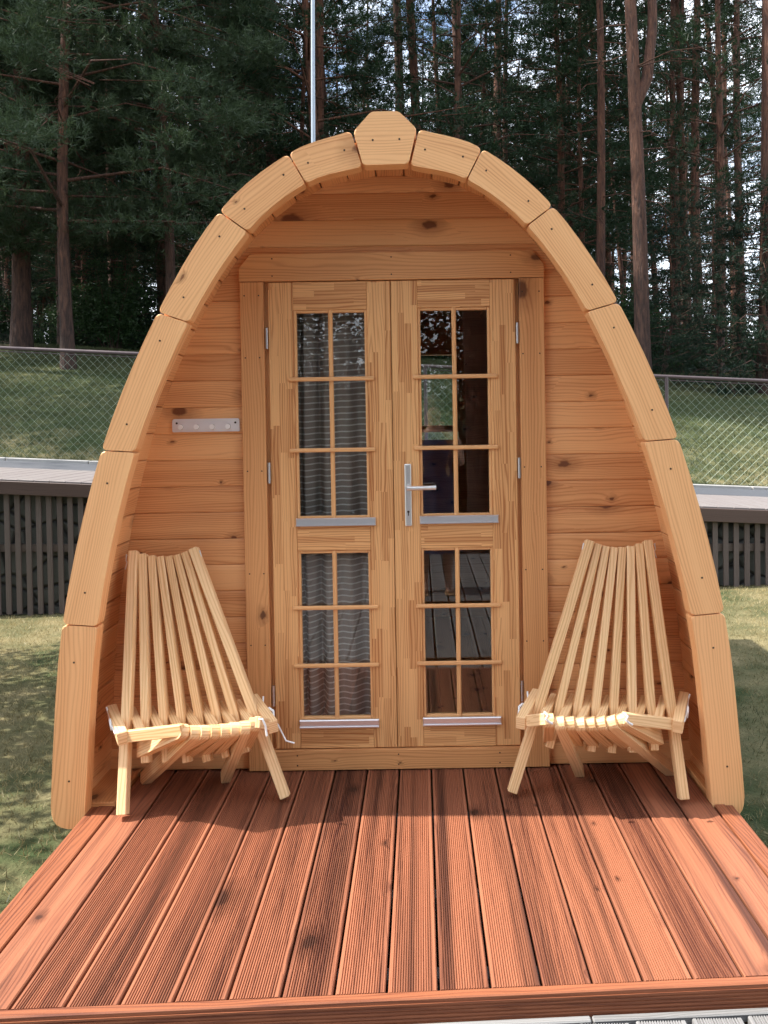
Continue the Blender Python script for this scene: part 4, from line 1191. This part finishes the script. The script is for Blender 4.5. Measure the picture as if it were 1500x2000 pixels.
plant('pine_tree', SIDE[1], px_x(1395, 20.0), 20.0, .95, .2, 'pine with flat layered boughs at the upper right', 'tree', G1)
plant('spruce_tree', SPR[0], px_x(1395, 17.5), 17.5, .55, 0, 'dense young dark spruce beyond the fence, right of the forked pine', 'tree', 'young spruces under the pines')
plant('spruce_tree', SPR[1], px_x(1490, 17.0), 17.0, .85, 1, 'dense young dark spruce at the right edge of the photo', 'tree', 'young spruces under the pines')
plant('spruce_tree', SPR[1], px_x(1300, 19.5), 19.5, .8, 2.2, 'young spruce half hidden behind the forked pine', 'tree', 'young spruces under the pines')
plant('spruce_tree', SPR[0], px_x(250, 21.5), 21.5, .75, 3, 'dark young spruce in the shade left of the arch', 'tree', 'young spruces under the pines')
plant('spruce_tree', SPR[0], px_x(-20, 22.5), 22.5, .85, 1.5, 'dark young spruce behind the far left trunk', 'tree', 'young spruces under the pines')

def place(u):
    for lim, t in ((40, 'at the far left edge'), (200, 'above the left stretch of fence'), (420, 'over the left shoulder of the arch'), (600, 'just left of the silvery pole'),
                   (720, 'right of the silvery pole'), (860, 'above the keystone'), (1000, 'right of the keystone'), (1160, 'over the right shoulder of the arch'), (1290, 'beside the forked pine'),
                   (1420, 'right of the forked pine'), (9999, 'at the far right edge')):
        if u < lim: return t
def wood_label(u, Y):
    return ('slender front row pine, ' if Y < 30 else 'thin dark mid wood pine, ' if Y < 43 else 'faint pine deepest in the wood, ') + place(u)
# the wood behind: trees nothing tells apart share a label
rnd = random.Random(5)
G2 = 'pines deep in the wood'
spots = []
def clear(x, y, dmin): return all((x - a) ** 2 + (y - b) ** 2 > dmin ** 2 for a, b in spots)
cnt = 0; tries = 0
while cnt < 150 and tries < 6000:
    tries += 1
    Y = 20 + 42 * rnd.random() ** .85; u = rnd.uniform(-120, 1620)
    dens = 1.0 if u < 520 else (.92 if u < 1100 else (.66 if u < 1280 else .40))
    if rnd.random() > dens: continue
    x = px_x(u, Y)
    if not clear(x, Y, 1.25 + Y * .006): continue
    spots.append((x, Y)); cnt += 1
    pr = TALL[rnd.randrange(5)]; side = (u < 560 and rnd.random() < .60) or (560 < u < 1150 and rnd.random() < .58) or rnd.random() < .15
    if side: pr = SIDE[rnd.randrange(2)]
    plant('pine_tree', pr, x, Y, rnd.uniform(.85, 1.15), rnd.uniform(0, 6.28), wood_label(u, Y), 'tree', G2, tilt=(rnd.uniform(-.02, .02), rnd.uniform(-.025, .025)))
for k in range(34):
    u = -100 + 1720 * (k + rnd.random()) / 34; Y = rnd.uniform(19.0, 27)
    if 330 < u < 1080 and rnd.random() < .4: Y += 6
    plant('shrub', SHR[rnd.randrange(3)], px_x(u, Y), Y, rnd.uniform(.7, 1.25), rnd.uniform(0, 6), 'leafy green shrub under the pines, ' + place(u), 'shrub', 'undergrowth shrubs under the pines', names=('stems', 'foliage'))
# trees that would share a label are told apart by their order from the left
same = {}
for o in C.objects:
    if o.parent is None and o.get('group') in (G2, 'undergrowth shrubs under the pines'): same.setdefault(o['label'], []).append(o)
ORD = ['leftmost', 'second from left', 'third from left', 'fourth from left', 'fifth from left', 'sixth from left', 'seventh from left', 'eighth from left', 'ninth from left', 'tenth from left', 'eleventh from left', 'twelfth from left']
for lb, os_ in same.items():
    if len(os_) > 1:
        os_.sort(key=lambda o: o.location.x / o.location.y)
        for i_, o in enumerate(os_): o['label'] = lb + ', ' + ORD[min(i_, 11)]
# far wood closing the view: a ragged belt of foliage
RNG = np.random.default_rng(77)
cen = []
for k in range(640):
    u = RNG.uniform(-250, 1750); Y = RNG.uniform(52, 85); x = px_x(u, Y)
    fr_h = np.interp(u, [0, 500, 900, 1150, 1300, 1500], [18, 17, 16, 8.5, 4.5, 3.5])
    z = gnd(x, Y) + RNG.uniform(0, 1) ** .9 * fr_h
    cen.append(np.array([x, Y, z]) + RNG.normal(size=(52, 3)) * np.array([1.3, .9, .75]))
V, F, vr = leaves(np.concatenate(cen), 2, .42, .26, .2)
tag(tri_mesh('far_wood', V, F, M['spruce'], vr), 'dark mass of far undergrowth and trees closing the view through the trunks', 'wood', kind='stuff')

for k in range(46):
    x = -13 - 30 * rnd.random(); Y = 12 + 38 * rnd.random()
    plant('pine_tree', (TALL + SIDE)[rnd.randrange(7)], x, Y, rnd.uniform(.95, 1.2), rnd.uniform(0, 6.28), 'pine of the same wood beyond the left edge of the photo', 'tree', 'pines of the wood outside the left edge')
# two unseen bushes added outside the left edge to cast shade on the lawn
for bx, by, lb in ((-4.35, 3.75, 'unseen leafy bush added to shade the lawn, nearer to the boardwalk'), (-4.7, 5.1, 'unseen leafy bush added to shade the lawn, nearer to the slatted screen')):
    o = plant('shrub', SHR[1], bx, by, 1.2, 1.0 + by, lb, 'shrub', 'unseen bushes added to shade the lawn', names=('stems', 'foliage')); o.scale = (1.2, 1.2, 1.65)

# trees on the lake shore behind the camera, seen in the door glass
G3 = 'trees on the shore seen mirrored in the door panes'
for i, (x, Y, s, pr) in enumerate([(.55, -3.4, 1.0, FORK), (2.1, -4.4, .9, TALL[1]), (-2.3, -4.8, 1.0, SIDE[0]), (-5.0, -5.2, 1.0, TALL[0]), (4.6, -4.9, 1.0, SIDE[1]), (7.5, -4.8, 1.0, SIDE[0])]):
    plant('shore_tree', pr, x, Y, s, i * 1.1, 'lake shore tree seen only as a mirror image in the glass panes', 'tree', G3, z=-.5)
for i in range(16):
    x = -26 + i * 3.6 + rnd.uniform(-1, 1); Y = -40 - rnd.uniform(0, 8)
    plant('shore_tree', (SIDE + TALL)[rnd.randrange(7)], x, Y, rnd.uniform(.8, 1.0), rnd.uniform(0, 6), 'lake shore tree seen only as a mirror image in the glass panes', 'tree', G3)

RNG = np.random.default_rng(78)
cen = []
for k in range(600):
    x = RNG.uniform(-13, 13); Y = RNG.uniform(-15, -10.5); z = -.5 + RNG.uniform(0, 1) * 7.5
    cen.append(np.array([x, Y, z]) + RNG.normal(size=(130, 3)) * np.array([.8, .6, .5]))
for k in range(170):  # low bush row added to block the bright lake mirrored in the panes
    x = RNG.uniform(-9, 9); Y = RNG.uniform(-9, -6.5); z = -.6 + RNG.uniform(0, 1) * 1.7
    cen.append(np.array([x, Y, z]) + RNG.normal(size=(130, 3)) * np.array([.5, .4, .3]))
V, F, vr = leaves(np.concatenate(cen), 2, .15, .10, .12)
tag(tri_mesh('shore_thicket', V, F, M['spruce'], vr), 'dark lakeside thicket with an added blocking row, seen only mirrored in the door glass', 'thicket', kind='stuff')

# grass
def grass(name, xr, yr, n, ln, wd, mat, keep, label):
    x = RNG.uniform(*xr, n); y = RNG.uniform(*yr, n)
    k = keep(x, y); x = x[k]; y = y[k]
    z = np.array([gnd(a, b) for a, b in zip(x, y)])
    pat = .5 + .5 * np.sin(x * 1.7 + np.sin(y * 1.3) * 2) * np.cos(y * 1.9 + x * .6)
    pat2 = .5 + .5 * np.sin(x * 6.1 + y * 3.3) * np.sin(y * 7.7 - x * 2.1)
    N = len(x); m_ = 4
    c = np.repeat(np.stack([x, y, z], 1), m_, 0) + np.concatenate([RNG.normal(size=(N * m_, 2)) * .018, np.zeros((N * m_, 1)) - .004], 1)
    lean = RNG.normal(size=(N * m_, 2)) * .55; L = ln * RNG.uniform(.45, 1.35, (N * m_, 1))
    d = norm(np.concatenate([lean, np.ones((N * m_, 1))], 1)); s = norm(np.concatenate([RNG.normal(size=(N * m_, 2)), np.zeros((N * m_, 1))], 1))
    W_ = wd * RNG.uniform(.7, 1.3, (N * m_, 1))
    V = np.stack([c - s * W_, c + s * W_, c + d * L + np.concatenate([lean * .25 * L, -L * .08], 1)], 1).reshape(-1, 3); F = np.arange(N * m_ * 3).reshape(-1, 3)
    vr = np.clip(np.repeat(.55 * pat + .25 * pat2, m_) + RNG.normal(size=N * m_) * .2 + .08 + np.repeat(np.where((y > 5.4) & (y < 9), .34, 0), m_), 0, .99)
    tag(tri_mesh(name, V, F, mat, vr), label, 'grass', kind='stuff')
grass('lawn_grass', (-5.6, 5.2), (1.6, 7.52), 52000, .034, .0022, M['grass'],
      lambda x, y: ((x < XL - .03) | (x > XR + .03)) & ~((y > 2.98) & (y < 5.95) & (x > -1.35) & (x < 1.18)), 'short dry lawn beside the deck and the pod')
grass('hill_grass', (-9, 8.5), (10.40, 19.5), 60000, .055, .0045, M['hillgrass'], lambda x, y: x > -99, 'mown green grass on the bank behind the chain link fence')
